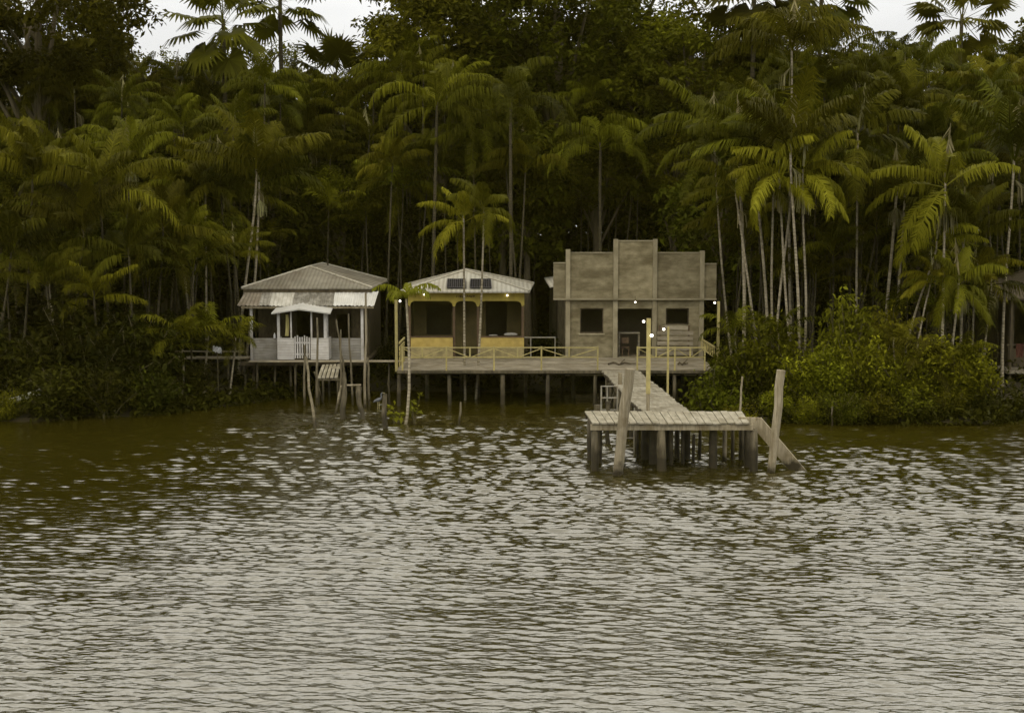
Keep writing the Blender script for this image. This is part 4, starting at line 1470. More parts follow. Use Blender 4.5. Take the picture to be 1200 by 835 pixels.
# tilted landing steps below the gate
ls = thing('landing_stage', 'small tilted landing of five loose planks below the gate of the grey house', 'landing', P(385, 440, 61.5))
n_ = 5
A0, A1 = P(371.6, 442.2, 60.6), P(396.5, 442.2, 60.6)
B0_, B1_ = P(377.5, 427, 62.6), P(399.5, 426, 62.6)
for i in range(n_):
    a, b_ = (i + .05) / n_, (i + .8) / n_
    dz = Vector((0, 0, prng2.uniform(-.02, .02)))
    MB().slab([A0.lerp(A1, a) + dz, A0.lerp(A1, b_) + dz, B0_.lerp(B1_, b_), B0_.lerp(B1_, a)], .04).build('plank', MT['plank_pale'], ls)
MB().beam(A0 + Vector((-.05, .08, -.09)), A1 + Vector((.05, .08, -.09)), .08, .09).build('beam', MT['pile'], ls)
MB().slab([P(388, 432, 61.9) + Vector((0, 0, .04)), P(399, 432.5, 61.9) + Vector((0, 0, .04)), P(398, 430, 62.2) + Vector((0, 0, .04)), P(389, 430, 62.2) + Vector((0, 0, .04))], .03).build('loose_plank', MT['plank_pale'], ls)
for p, yq in ((372.5, 60.75), (395.5, 60.75), (378, 62.4), (398.5, 62.4)):
    x = X(p, yq)
    MB().tube([(x, yq, -1.3), (x, yq, A0.z - .1)], .055, 7, jit=.12).build('post', MT['pile'], ls)

# stakes standing in the shallows -------------------------
SG = 'thin stakes standing in the shallows'
stakes = [
    ((357, 492, 60.3), (357, 404, 60.3), .055, 'stake', 'thin upright pole in the water before the gate of the grey house'),
    ((369.5, 511, 53.2), (358.6, 418, 56.0), .06, 'stake', 'thin pole leaning left in the water before the gate, its foot nearest the camera'),
    ((371.3, 478, 60.4), (371.6, 372, 60.4), .05, 'stake', 'tall thin pole at the left corner of the tilted landing'),
    ((391, 491, 57.2), (400, 452, 59.5), .05, 'stake', 'short stake leaning right under the tilted landing'),
    ((376, 462, 60.8), (368.5, 436, 60.2), .04, 'stake', 'short brace stake leaning left beside the tilted landing'),
    ((398.5, 470, 60.6), (399.5, 386, 60.6), .045, 'stake', 'thin crooked pole at the right corner of the tilted landing'),
    ((401, 420, 60.9), (394, 374, 60.9), .045, 'stake', 'pole leaning left against the low wall of the grey house'),
    ((413, 462, 60.7), (408.5, 367.5, 60.7), .045, 'stake', 'slender pole leaning left before the right low wall of the grey house'),
    ((428, 480, 59.8), (428.6, 343, 59.8), .055, 'post', 'tallest thin pole, at the right corner of the grey house awning'),
    ((432.5, 474, 60.3), (431, 419, 60.3), .05, 'stake', 'short pole beside the tallest pole at the right corner of the grey house'),
    ((537, 507, 54.2), (539.8, 471, 54.2), .045, 'stake', 'lone short stake in open water before the yellow house'),
    ((455.5, 470, 61.0), (455.5, 440, 61.0), .04, 'pile', 'short dark stake in the shade between the grey and yellow houses'),
    ((866.5, 500, 52.0), (870, 441, 52.0), .045, 'post', 'thin bare pale stake standing behind the right end of the platform'),
    ((975.5, 503, 54.3), (975.5, 476, 54.3), .035, 'stake', 'small thin stake in the water before the right bank bushes'),
]
for (a, b_, r_, m_, lab) in stakes:
    p0, p1 = P(*a), P(*b_)
    rough_post('stake', lab, 'stake', p0 + (p0 - p1) * (1.0 / max(.5, (p1 - p0).length)), p1, r_ * 1.1, r_ * .8, m_, SG, n=8, seg=6, jit=.1, wob=.035)
stumps = [((403, 498, 56.0), (402.5, 436, 56.6), .13, .085, 'thick dark broken pile standing in the water right of the tilted landing'),
          ((425, 498, 56.0), (420, 453, 57.0), .07, .12, 'dark sunken trunk widening upward beside the tallest thin pole'),
          ((450.5, 514, 53.2), (450.7, 461, 53.4), .12, .085, 'dark weathered stump in the water left of the bent palm sapling')]
for a, b_, r0, r1, lab in stumps:
    p0, p1 = P(*a), P(*b_)
    rough_post('tree_stump', lab, 'stump', p0 + (p0 - p1) * .4, p1, r0, r1, 'pile', 'dark stumps in the shallows', n=9, seg=6, jit=.2, wob=.05)
o = rough_post('driftwood', 'horizontal pole tied between the dark piles right of the tilted landing', 'pole', P(402, 451.5, 57.0), P(423, 451, 57.0), .045, .04, 'post', None, n=7, seg=4)

# grey wading bird ----------------------------------------
bd = thing('grey_heron', 'small slate grey heron standing in the shallows between the grey and yellow houses', 'bird', P(443, 474, 58.5))
c_ = P(443, 468, 58.5)
mb = MB()
mb.tube([c_ + Vector((-.24, 0, -.10)), c_ + Vector((-.16, 0, -.04)), c_ + Vector((0, 0, .02)), c_ + Vector((.12, 0, .08)), c_ + Vector((.17, 0, .16)),
         c_ + Vector((.15, 0, .28)), c_ + Vector((.18, 0, .36)), c_ + Vector((.23, 0, .38))], [.015, .06, .095, .07, .04, .028, .032, .02], 10)
mb.build('body', MT['bird'], bd, True)
bd.scale = (.85, .85, .85)
MB().tube([c_ + Vector((.22, 0, .38)), c_ + Vector((.36, 0, .36))], [.014, .003], 6).build('beak', MT['beak'], bd)
for s in (-.03, .04):
    MB().tube([c_ + Vector((s, .02 * (1 if s > 0 else -1), -.05)), c_ + Vector((s + .02, .02, -.24)), c_ + Vector((s, .02, -.55))], [.014, .01, .01], 6).build('leg', MT['beak'], bd)

# dugout canoe pulled up on the left bank -----------------
cn_ = thing('wooden_canoe', 'pale bow of a small canoe poking out of the dark bushes on the left bank', 'canoe', P(40, 468, 56.6))
c_ = P(44, 460, 56.6)
v, f = [], []
NS = 12
for i in range(NS + 1):
    t = i / NS
    xk = c_.x + .35 - 2.4 * t
    zk = c_.z - .62 * t + .05
    hwid = .02 + .24 * math.sin(min(1, t * 1.6) * math.pi / 2)
    zr = .12 * (1 - t) ** 2 + .08
    for (sx, z_) in ((-1, zr), (-.8, -.04), (0, -.14 + .18 * (1 - t) ** 3), (.8, -.04), (1, zr)):
        v.append((xk, c_.y + sx * hwid - .5 * t, zk + z_))
for i in range(NS):
    for k in range(4):
        a = i * 5 + k
        f.append((a, a + 1, a + 6, a + 5))
mb = MB().add(v, f)
cv = mb.build('hull', MT['white'], cn_)
sm = cv.modifiers.new('thickness', 'SOLIDIFY')
sm.thickness = .03
MB().beam((c_.x - .8, c_.y - .5, c_.z - .2), (c_.x - .8, c_.y - .05, c_.z - .2), .18, .03).build('thwart', MT['plank'], cn_)
# white crumpled plastic on the young palms
ws = thing('plastic_sheet', 'crumpled white plastic sheet caught on plants left of the grey house', 'sheet', P(255, 411, 62.4))
c_ = P(254.5, 408.5, 62.4)
mb = MB()
v = []
for j in range(6):
    for i in range(8):
        v.append((c_.x + (i - 3.5) * .055, c_.y + .06 * math.sin(i * 1.7 + j), c_.z + .13 - .05 * j + .04 * math.sin(i * 2.3 + j * 1.3) - (i * .012)))
mb.add(v, [(j * 8 + i, j * 8 + i + 1, (j + 1) * 8 + i + 1, (j + 1) * 8 + i) for j in range(5) for i in range(7)])
q = mb.build('sheet', MT['white'], ws)
sm = q.modifiers.new('thickness', 'SOLIDIFY')
sm.thickness = .015
MB().tube([(c_.x, c_.y + .08, .1), (c_.x, c_.y + .05, c_.z)], .02, 6).build('stick', MT['stem'], ws)

# dark hut at the right edge ------------------------------
hr = thing('dark_hut', 'dark wooden hut on stilts in deep shade at the right edge of the picture', 'hut', (X(1215, 66), 66, 1.4))
x0, x1 = X(1172, 66), X(1172, 66) + 5.2
zr0 = Z(430, 66)
bwl = wall_with_holes(x0 + .4, x1, zr0, Z(345, 66), 66, 66.08, [(X(1188, 66), X(1202, 66), zr0 + .85, Z(362, 66)), (X(1225, 66), X(1245, 66), zr0, Z(360, 66))])
bwl.build('front_wall', MT['darkwood'], hr)
MB().box(x0 + .4, x0 + .48, 66.09, 71, zr0, Z(345, 66)).build('side_wall', MT['darkwood'], hr)
MB().box(x1 - .08, x1, 66.09, 71, zr0, Z(345, 66)).build('side_wall', MT['darkwood'], hr)
MB().box(x0 + .4, x1, 71.01, 71.09, zr0, Z(345, 66)).build('rear_wall', MT['darkwood'], hr)
MB().box(x0 - .2, x1 + .2, 64.4, 71.1, zr0 - .14, zr0 - .003).build('floor', MT['plank'], hr)
hip_roof([(x0 - .3, 64.6, Z(349, 65)), (x1 + .4, 64.6, Z(349, 65)), (x1 + .4, 72, Z(349, 65)), (x0 - .3, 72, Z(349, 65))],
         [(x0 + 2.4, 67.5, Z(318, 66)), (x0 + 2.4, 69, Z(318, 66))], .08, hr, MT['darkwood'], MT['darkwood'])
for xx in (x0, x0 + 2.2, x0 + 4.6):
    MB().tube([(xx, 64.6, -.9), (xx, 64.6, zr0 - .14)], .07, 8).build('stilt', MT['pile'], hr)
    MB().box(xx - .05, xx + .05, 64.55, 64.65, zr0, Z(352, 65)).build('post', MT['darkwood'], hr)
MB().box(x0 - .2, x1, 64.5, 64.56, Z(405, 64.5), Z(403, 64.5)).build('rail', MT['darkwood'], hr)
rc = thing('red_cloth', 'dull red cloth hanging on the rail of the dark hut at the right edge', 'cloth', (X(1195, 64.4), 64.4, Z(420, 64.4)))
mb = MB()
v = []
for j in range(5):
    for i in range(6):
        v.append((X(1191 + i * 1.7, 64.42), 64.42 + .03 * math.sin(i * 2 + j), Z(402.5 + j * 4, 64.42)))
mb.add(v, [(j * 6 + i, j * 6 + i + 1, (j + 1) * 6 + i + 1, (j + 1) * 6 + i) for j in range(4) for i in range(5)])
q = mb.build('cloth', MT['redcloth'], rc)
sm = q.modifiers.new('thickness', 'SOLIDIFY')
sm.thickness = .015

# ------------------------------------------------------------------ palms
# single palms one can pick out: crown px, py, distance, base px, crown, scale, label
PG = {'pair': 'twin palms through the deck', 'right': 'tall bare palm stems of the right clump', 'left': 'tall pale palm stems beside the grey house', 'far': 'palms at the right end of the bank'}
B_, K_ = CROWN_B, CROWN
spec_palms = [
    (543, 262, 62.3, 545.5, B_[0], .85, 'pair', 'bright young palm rising through the deck before the yellow house, left of the twin palms', .06, .0),
    (568, 250, 62.6, 555, B_[1], .95, 'pair', 'bright young palm rising through the deck before the yellow house, right of the twin palms', .06, .35),
    (297, 205, 67.2, 279, K_[0], 1.0, 'left', 'slim pale stemmed palm at the left corner of the grey house, left of two', .075, .5),
    (304, 222, 67.4, 284.5, K_[1], .85, 'left', 'slim palm with pale stem touching the left end of the grey house awning', .075, .6),
    (241, 228, 68.8, 241, K_[2], .9, 'left', 'straight upright palm left of the grey house, nearest after the pale pair', .06, 0),
    (236, 238, 69.6, 216, K_[3], .85, 'left', 'palm stem leaning right, crossing another left of the grey house', .06, .1),
    (208, 232, 70.2, 224, K_[5], .85, 'left', 'palm stem leaning left, crossing another left of the grey house', .06, .1),
    (835, 165, 67, 861, K_[4], .95, 'right', 'palm leaning left over the concrete house corner, leftmost of the right clump', .06, .2),
    (870, 172, 63.5, 870, K_[1], .95, 'right', 'straight palm with mottled stem just right of the concrete house', .085, 0),
    (862, 228, 61.8, 895, B_[2], .95, 'right', 'palm with strongly leftward leaning stem right of the concrete house', .06, -.1),
    (890, 205, 63, 900, K_[6], .9, 'right', 'palm with thick short visible stem in the middle of the right clump', .075, 0),
    (903, 170, 62, 911, K_[5], .9, 'right', 'palm of the right clump with stem ending above the bright shrub', .06, 0),
    (925, 215, 61, 909, K_[7], .85, 'right', 'palm of the right clump leaning right and crossing a neighbour', .06, 0),
    (912, 205, 60.5, 933, B_[3], 1.0, 'right', 'palm of the right clump with long pale stem leaning left', .06, .2),
    (929, 178, 59.5, 937, K_[0], 1.0, 'right', 'tallest pale stemmed palm of the right clump, nearest the water', .07, 0),
    (945, 208, 60.2, 939, B_[1], 1.0, 'right', 'upright palm at the right side of the right clump', .06, 0),
    (925, 62, 67, 930, K_[1], 1.05, 'right', 'very tall palm towering over the right clump with yellow green crown', .07, 0),
    (1108, 222, 60.5, 1104, B_[0], 1.15, 'far', 'palm with straight pale stem and wide spread crown over the right bank', .065, 0),
    (1005, 165, 64.5, 1004, K_[2], 1.05, 'far', 'tall palm with thin straight stem between the right clump and the far right palms', .06, 0),
    (1049, 228, 64, 1036, K_[3], .95, 'far', 'palm with thick stem leaning right, left one of a close pair on the right bank', .085, 0),
    (1060, 236, 65, 1046, K_[4], .95, 'far', 'palm with stem leaning right, right one of a close pair on the right bank', .07, .1),
    (1094, 292, 61.5, 1058, B_[2], .7, 'far', 'small palm with bent leaning stem left of the straight pale stem on the right bank', .06, -.4),
    (1121, 335, 60, 1117, B_[3], .8, 'far', 'low bushy young palm over the right bank bushes', .06, 0),
    (1131, 282, 62, 1122, K_[6], .95, 'far', 'mid height palm behind the low young palm on the right bank', .06, 0),
    (1160, 335, 62.5, 1154, K_[2], .7, 'far', 'small palm with leaning stem, last before the dark hut', .05, 0),
    (1186, 190, 63, 1176, K_[0], 1.15, 'far', 'large palm with arching fronds at the right edge of the picture', .07, 0),
    (1142, 335, 62.8, 1139, K_[4], .65, 'far', 'small straight palm beside the last leaning palm near the dark hut', .05, 0),
    (1093, 330, 60.8, 1062, B_[1], .55, 'far', 'short palm with strongly slanted stem low on the right bank', .05, -.2),
]
for (px, py, Y, bpx, cr, s_, g_, lab, r_, cv_) in spec_palms:
    top = P(px, py, Y)
    bx = X(bpx, Y)
    base = gpt(bx, Y) if g_ != 'pair' else Vector((bx, Y, -1.2))
    # the trunk continues behind whatever stands before it: aim through the visible foot
    palm(lab, PG[g_], top, base, cr, s_ * (1.08 if g_ == 'pair' else 1.32), r_, cv_, spear=(g_ != 'pair'), stalk=(g_ != 'pair'))

# bent sapling in the shallows before the yellow house
sap = thing('palm_sapling', 'bent slender palm sapling with bright drooping crown growing from the water before the yellow house', 'palm', P(473, 509, 54.5))
p_ = [P(473, 512, 54.5) + Vector((0, 0, -.6)), P(474, 506, 54.5), P(477.5, 485, 54.6), P(479.5, 455, 54.6), P(479.5, 420, 54.7), P(478, 385, 54.8), P(476, 350, 54.8)]
MB().tube(p_, [.075, .07, .06, .055, .05, .045, .04], 8).build('trunk', MT['bark'], sap, True)
nb = NB()
rg = np.random.default_rng(77)
for az, e0, Lr, dr in ((3.3, 60, 1.5, 95), (.2, 62, 1.55, 100), (5.6, 55, 1.4, 110), (1.5, 75, 1.0, 80), (2.4, 50, 1.2, 110), (4.3, 45, 1.3, 100)):
    frond(nb, rg, Lr, R(e0), R(dr), az, 22, .42, .85, .055, (0, 0, 0), .75)
link('crown', nb.mesh('crown', MT['palm_bright']), sap, Vector(p_[-1]) - sap.location)
# young broad leaves in the water beside the sapling
for px, py, h_, lab in ((486, 497, 1.1, 'bright young plant with large leaves sprouting from the water right of the bent sapling'), (463, 512, .55, 'small bright plant in the water left of the bent sapling')):
    b_ = P(px, py, 54.8)
    pr = thing('water_plant', lab, 'plant', (b_.x, b_.y, -.3), 'young plants in the shallows')
    tb_, nb_2 = NB(), NB()
    rg = np.random.default_rng(int(px))
    for k in range(7):
        hh = h_ * rg.uniform(.45, 1.15) + .3
        ang = rg.uniform(0, 6.28)
        e = np.array([math.cos(ang) * .22, math.sin(ang) * .22, hh])
        tubes_np(tb_, np.array([[0, 0, 0], e * [.3, .3, .5], e]), .015, .008, 4)
        pts = e + rg.normal(0, .05, (5, 3))
        nr = np.array([[0, -.4, 1.0]]) + rg.normal(0, .4, (5, 3))
        nr /= np.linalg.norm(nr, axis=1)[:, None]
        leaves(nb_2, rg, pts, nr, .26, .7 + rg.normal(0, .15, 5), aspect=.5)
    link('stem', tb_.mesh('stem', MT['stem']), pr)
    link('foliage', nb_2.mesh('foliage', MT['palm_bright']), pr)

# plume palms behind the yellow house
for px, py, Y, bpx, s_, lab in ((600, 128, 71.5, 596, 1.0, 'large palm with long plume like hanging fronds behind the right end of the yellow house'),
                                (512, 128, 73, 505, .95, 'large palm with long plume like hanging fronds behind the left half of the yellow house'),
                                (705, 175, 76, 700, .95, 'large palm with long hanging fronds in deep shade behind the concrete house')):
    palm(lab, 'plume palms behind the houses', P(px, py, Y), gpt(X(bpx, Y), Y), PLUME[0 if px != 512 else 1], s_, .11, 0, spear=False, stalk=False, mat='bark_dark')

for px, py, Y, i, s_, lab in ((1082, 432, 57.0, 0, .8, 'young palm fronds poking from the middle of the right bank bushes'),
                             (1126, 428, 57.2, 1, .8, 'young palm fronds poking from the right end of the bank bushes'),
                             (912, 400, 58.6, 2, .85, 'young palm fronds between the stems of the right palm clump'),
                             (862, 395, 60.5, 0, .8, 'young palm fronds in the bushes right of the deck end'),
                             (1048, 405, 58.6, 2, .8, 'young palm fronds behind the wide bush of the right bank')):
    palm(lab, 'young palms in the right bank bushes', P(px, py, Y), gpt(X(px + 4, Y), Y), YOUNG[i], s_, .05, 0, name='young_palm', spear=False, stalk=False)
for k, (px, py, Y, bpx, cr, s_, lab) in enumerate((
        (40, 205, 61.5, 20, 3, 1.25, 'big palm with hanging fronds over the dark left bank, at the picture edge'),
        (95, 275, 60.5, 80, 6, 1.1, 'low palm with hanging fronds over the middle of the dark left bank'),
        (150, 300, 61.0, 160, 9, 1.1, 'low palm with drooping crown right of the middle of the dark left bank'),
        (10, 300, 59.8, -8, 1, 1.15, 'low drooping palm crown at the left picture edge above the canoe'),
        (55, 335, 59.2, 70, 11, .9, 'lowest drooping palm above the dark bushes near the canoe'),
        (118, 225, 62.5, 130, 4, 1.2, 'mid height palm leaning out over the dark left bank'),
        (190, 270, 63.5, 180, 8, 1.0, 'mid height palm above the young palms on the left bank'),
        (110, 350, 59.5, 118, 12, .8, 'short palm half buried in the dark bushes of the left bank'))):
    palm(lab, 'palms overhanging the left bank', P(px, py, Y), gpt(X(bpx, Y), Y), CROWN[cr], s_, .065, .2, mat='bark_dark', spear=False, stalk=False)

# moriche fan palms on the skyline
for px, py, Y, s_, i, lab in ((331, 4, 84, 1.1, 0, 'fan palm on the skyline, its crown cut by the top of the picture'),
                              (262, 30, 80, 1.25, 1, 'fan palm on the skyline left of the one cut by the top of the picture'),
                              (395, 92, 84, 1.1, 2, 'low fan palm in the notch of sky above the grey house'),
                              (883, -12, 78, 1.3, 1, 'fan palm at the top of the picture above the right palm clump'),
                              (962, -6, 82, 1.1, 2, 'dark fan palm at the top of the picture beside the right patch of sky'),
                              (1127, 24, 92, 1.25, 0, 'lone fan palm against the right patch of sky')):
    top = P(px, py, Y)
    palm(lab, 'fan palms on the skyline', top, gpt(top.x + prng.uniform(-.4, .4), Y), FAN[i], s_, .17, 0, name='fan_palm', spear=False, stalk=False, mat='bark_dark')

# the dense stand -----------------------------------------
zones = [(-1e9, 60, 'at the left edge'), (60, 165, 'over the dark left bank'), (165, 285, 'left of the grey house'), (285, 450, 'behind the grey house'),
         (450, 630, 'behind the yellow house'), (630, 740, 'behind the left concrete parapet'), (740, 845, 'behind the right concrete parapet'),
         (845, 960, 'behind the right palm clump'), (960, 1080, 'right of the tall palm clump'), (1080, 1e9, 'near the right edge')]
bands = [(-1e9, 75, 'on the skyline'), (75, 130, 'in the upper canopy'), (130, 195, 'at mid height'), (195, 1e9, 'in the lower canopy')]
frg = random.Random(21)
fill = []


def top_limit(px):
    return float(np.interp(px, [0, 130, 150, 235, 260, 350, 365, 440, 460, 640, 700, 1010, 1030, 1170, 1200], [95, 80, 104, 100, 88, 95, 122, 118, 80, 90, 72, 66, 86, 82, 70]))


for row, (Y, n, ylo, yhi) in enumerate(((66.8, 18, 190, 300), (68.2, 26, 160, 300), (70, 30, 140, 290), (72, 33, 110, 270), (74.5, 34, 90, 240), (77.5, 35, 70, 210), (81, 36, 50, 180), (85, 38, 38, 140), (89, 38, 36, 110))):
    half = 24.5 * Y / 66
    for i in range(n):
        x = -half + 2 * half * (i + frg.uniform(.1, .9)) / n
        yq = Y + frg.uniform(-1.4, 1.4)
        px = 600 + x / yq * FPX
        py = max(frg.uniform(ylo, yhi), top_limit(px) + frg.uniform(-8, 30))
        # houses stand here: nothing may grow through them
        if 275 < px < 450 and yq < 75.5: continue
        if 452 < px < 640 and yq < 73: continue
        if 640 < px < 850 and yq < 80: continue
        if px > 1165 and yq < 73.5: continue
        if 640 < px < 820 and py > 150 and frg.random() < .5: continue
        fill.append((px, py, yq, x))
cells = {}
for f_ in fill:
    zi = next(k for k, z_ in enumerate(zones) if z_[0] <= f_[0] < z_[1])
    bi = next(k for k, b_ in enumerate(bands) if b_[0] <= f_[1] < b_[1])
    cells.setdefault((zi, bi), []).append(f_)
ORD = ['leftmost', 'second from the left', 'third from the left', 'fourth from the left', 'fifth from the left', 'sixth from the left', 'seventh from the left', 'eighth from the left',
       'ninth from the left', 'tenth from the left', 'eleventh from the left', 'twelfth from the left']
for (zi, bi), lst in sorted(cells.items()):
    lst.sort()
    for k, (px, py, yq, x) in enumerate(lst):
        where = f'{bands[bi][2]} {zones[zi][2]}'
        if len(lst) == 1:
            lab = f'lone slender palm {where}'
        elif k == len(lst) - 1 and len(lst) > 1:
            lab = f'slender palm {where}, rightmost there'
        else:
            lab = f'slender palm {where}, {ORD[min(k, 11)]}'
        top = P(px, py, yq)
        lean = frg.uniform(-.9, .9)
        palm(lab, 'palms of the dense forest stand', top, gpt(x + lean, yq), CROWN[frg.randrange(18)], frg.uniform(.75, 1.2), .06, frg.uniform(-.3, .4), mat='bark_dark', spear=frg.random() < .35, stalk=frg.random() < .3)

# ------------------------------------------------------------------ broadleaf trees
TREES = [broad_tree(500 + i, 24, [6.0, 5.2, 6.6, 4.6][i], [5.0, 5.6, 4.6, 5.2][i], 125, 120, .40, MT['tree'], clr=[1.35, 1.2, 1.4, 1.15][i]) for i in range(4)]
TREES_L = [broad_tree(520 + i, 24, 4.2, 4.2, 55, 65, .3, MT['tree'], clr=.95) for i in range(2)]
TG = 'broad crowned trees behind the palms'


def tree(px, ptop, Y, k, lab, light=False, wide=1.0):
    top = P(px, ptop, Y)
    b_ = gpt(top.x, Y)
    s_ = (top.z - b_.z) / 24
    root = thing('forest_tree', lab, 'tree', b_, TG)
    tm, cm_ = (TREES_L if light else TREES)[k]
    rot = (0, 0, frg.uniform(0, 6.28))
    link('trunk', tm, root, rot=rot, scale=(s_ * wide, s_ * wide, s_))
    link('crown', cm_, root, rot=rot, scale=(s_ * wide, s_ * wide, s_))


tree(45, -85, 77, 0, 'large dark broad crowned tree filling the top left corner')
tree(-70, -60, 80, 1, 'dark tree beyond the top left corner tree, cut by the left edge')
tree(92, -15, 83, 3, 'dark tree at the right flank of the top left corner tree', wide=.8)
tree(180, 52, 96, 0, 'small thin leaved tree showing light through in the left patch of sky', True)
tree(236, 48, 92, 1, 'small thin leaved tree under the left fan palm on the skyline', True)
tree(300, 40, 90, 0, 'rounded tree between the left fan palms on the skyline', True)
tree(395, 105, 97, 1, 'low tree closing the notch of sky above the grey house', True)
tree(515, -25, 84, 1, 'tree with layered branches right of the middle patch of sky')
tree(466, 40, 90, 0, 'small tree reaching into the middle patch of sky from the right', True)
tree(560, -70, 86, 2, 'large broad tree at the top above the yellow house')
tree(655, -55, 84, 0, 'large broad tree at the top above the left part of the concrete house')
tree(745, -35, 87, 3, 'large dense tree at the top above the concrete house door', wide=1.1)
tree(810, 12, 82, 2, 'dark broad tree left of the top right fan palms')
tree(935, 18, 92, 0, 'broad tree behind the top right fan palms', True, 1.3)
tree(1060, 36, 100, 1, 'low far tree line crown under the right patch of sky', True, 1.3)
tree(1165, 42, 98, 0, 'far tree crown right of the lone right fan palm', True, 1.2)
tree(1270, -20, 84, 1, 'dark tree beyond the right edge of the picture')
tree(700, 130, 80, 1, 'dark lower tree in the deep shade behind the concrete house')
tree(790, 150, 81.5, 3, 'dark lower tree behind the right parapet of the concrete house')
tree(620, 165, 78, 0, 'dark lower tree in the gap between the yellow and concrete houses')
tree(400, 190, 79, 2, 'dark lower tree standing right behind the grey house roof', wide=.9)
tree(20, 190, 68, 3, 'dark lower tree over the left bank at the picture edge', wide=.9)
tree(120, 235, 68, 1, 'dark lower tree over the middle of the left bank', wide=.9)
tree(-160, 120, 70, 0, 'dark tree on the left bank beyond the picture edge')
tree(1320, 120, 70, 2, 'dark tree on the right bank beyond the picture edge')

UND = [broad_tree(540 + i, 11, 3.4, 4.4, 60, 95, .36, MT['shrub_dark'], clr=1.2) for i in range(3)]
UG = 'dark understory trees in the shade of the palms'
und = []
for (Y, n) in ((74.5, 11), (79.5, 13), (85, 14)):
    for i in range(n):
        x = -32 + 64 * (i + frg.uniform(.15, .85)) / n
        px = 600 + x / Y * FPX
        if (265 < px < 460 and Y < 78) or (455 < px < 640 and Y < 76) or (640 < px < 850 and Y < 84) or (px > 1150 and Y < 77):
            continue
        und.append((px, x, Y + frg.uniform(-1, 1)))
for k, (px, x, Y) in enumerate(sorted(und)):
    zi = next(z_ for z_ in zones if z_[0] <= px < z_[1])
    rank = [u_ for u_ in sorted(und) if zi[0] <= u_[0] < zi[1]].index((px, x, Y))
    b_ = gpt(x, Y)
    root = thing('understory_tree', f'dark understory tree {zi[2]}, {ORD[rank]} of those there', 'tree', b_, UG)
    s_ = frg.uniform(.75, 1.25)
    tm, cm_ = UND[k % 3]
    rot = (0, 0, frg.uniform(0, 6.28))
    link('trunk', tm, root, rot=rot, scale=(s_, s_, s_))
    link('crown', cm_, root, rot=rot, scale=(s_, s_, s_))

# ------------------------------------------------------------------ shrubs
SH = [shrub_mesh(600 + i, [2.6, 3.2, 2.2, 2.9][i], [1.3, 1.5, 1.4, 1.1][i], [44, 34, 50, 38][i], 130, [.15, .2, .13, .17][i], MT['shrub'], [.45, .5, .4, .5][i]) for i in range(4)]
SHB = [shrub_mesh(620 + i, 2.4, 1.1, 26, 90, .18, MT['shrub_bright'], .5) for i in range(2)]
SHD = [shrub_mesh(640 + i, [2.8, 3.6, 2.2][i], [1.5, 1.7, 1.6][i], 36, 95, [.19, .28, .22][i], MT['bank_shade_leaf']) for i in range(3)]


def shrub(px, py_top, Y, mesh, lab, group, wide=1.0, name='shrub', h0=None):
    x = X(px, Y)
    b_ = gpt(x, Y, -.1)
    zt_ = Z(py_top, Y)
    hm = max(v.co.z for v in mesh[1].vertices)
    s_ = (zt_ - b_.z) / hm
    root = thing(name, lab, 'shrub', b_, group)
    rot = (0, 0, frg.uniform(0, 6.28))
    sx = max(.6, min(1.5, s_ ** .7)) * wide
    link('stem', mesh[0], root, rot=rot, scale=(sx, sx, s_))
    link('foliage', mesh[1], root, rot=rot, scale=(sx, sx, s_))


RG_, LG_ = 'bushes on the right bank', 'dark bushes on the left bank'
for (px, pt, Y, m_, lab, wd) in (
    (842, 418, 57.8, SHB[0], 'bright yellow green bush at the right end of the deck', 1.0),
    (872, 392, 58.8, SH[0], 'olive bush between the bright deck end bush and the palm stems', 1.0),
    (903, 362, 58.8, SH[1], 'tall bush at the foot of the right palm clump, left side', .9),
    (948, 388, 58, SH[2], 'bush at the foot of the right palm clump, right side', 1.0),
    (990, 333, 58.8, SHB[1], 'tall bush with bright yellow green top right of the palm clump', .85),
    (972, 402, 57.0, SH[3], 'bush under the bright topped tall bush', 1.0),
    (1022, 388, 57.6, SH[0], 'rounded olive bush right of the bright topped tall bush', 1.0),
    (1064, 398, 57.3, SH[2], 'wide bush in the middle of the right bank', 1.1),
    (1040, 350, 60.5, SH[1], 'tall thin bush behind the middle of the right bank', .8),
    (1105, 385, 57.0, SH[1], 'olive bush below the straight pale palm stem', 1.0),
    (1140, 392, 57.2, SH[3], 'last olive bush before the shaded hut', 1.0),
    (868, 465, 55.8, SH[2], 'low bush overhanging the water behind the right mooring post', .9),
    (912, 452, 55.4, SH[3], 'low waterside bush right of the right mooring post', .95),
    (948, 462, 54.9, SH[0], 'low waterside bush below the palm clump, at the water line', .9),
    (990, 450, 55.0, SH[2], 'low waterside bush right of the thin water stake', 1.0),
    (1030, 455, 55.0, SH[1], 'low waterside bush in the middle of the right bank', .9),
    (1075, 452, 55.2, SHB[0], 'low lighter waterside bush in the middle right bank', 1.0),
    (1112, 452, 55.6, SH[0], 'low waterside bush below the straight pale palm stem', 1.0),
    (1150, 460, 56.8, SHD[0], 'dark low bush at the right end of the bushy bank', .9),
    (1190, 470, 59.0, SHD[2], 'dark low bush at the right edge of the picture below the hut', 1.0)):
    shrub(px, pt, Y, m_, lab, RG_, wd)
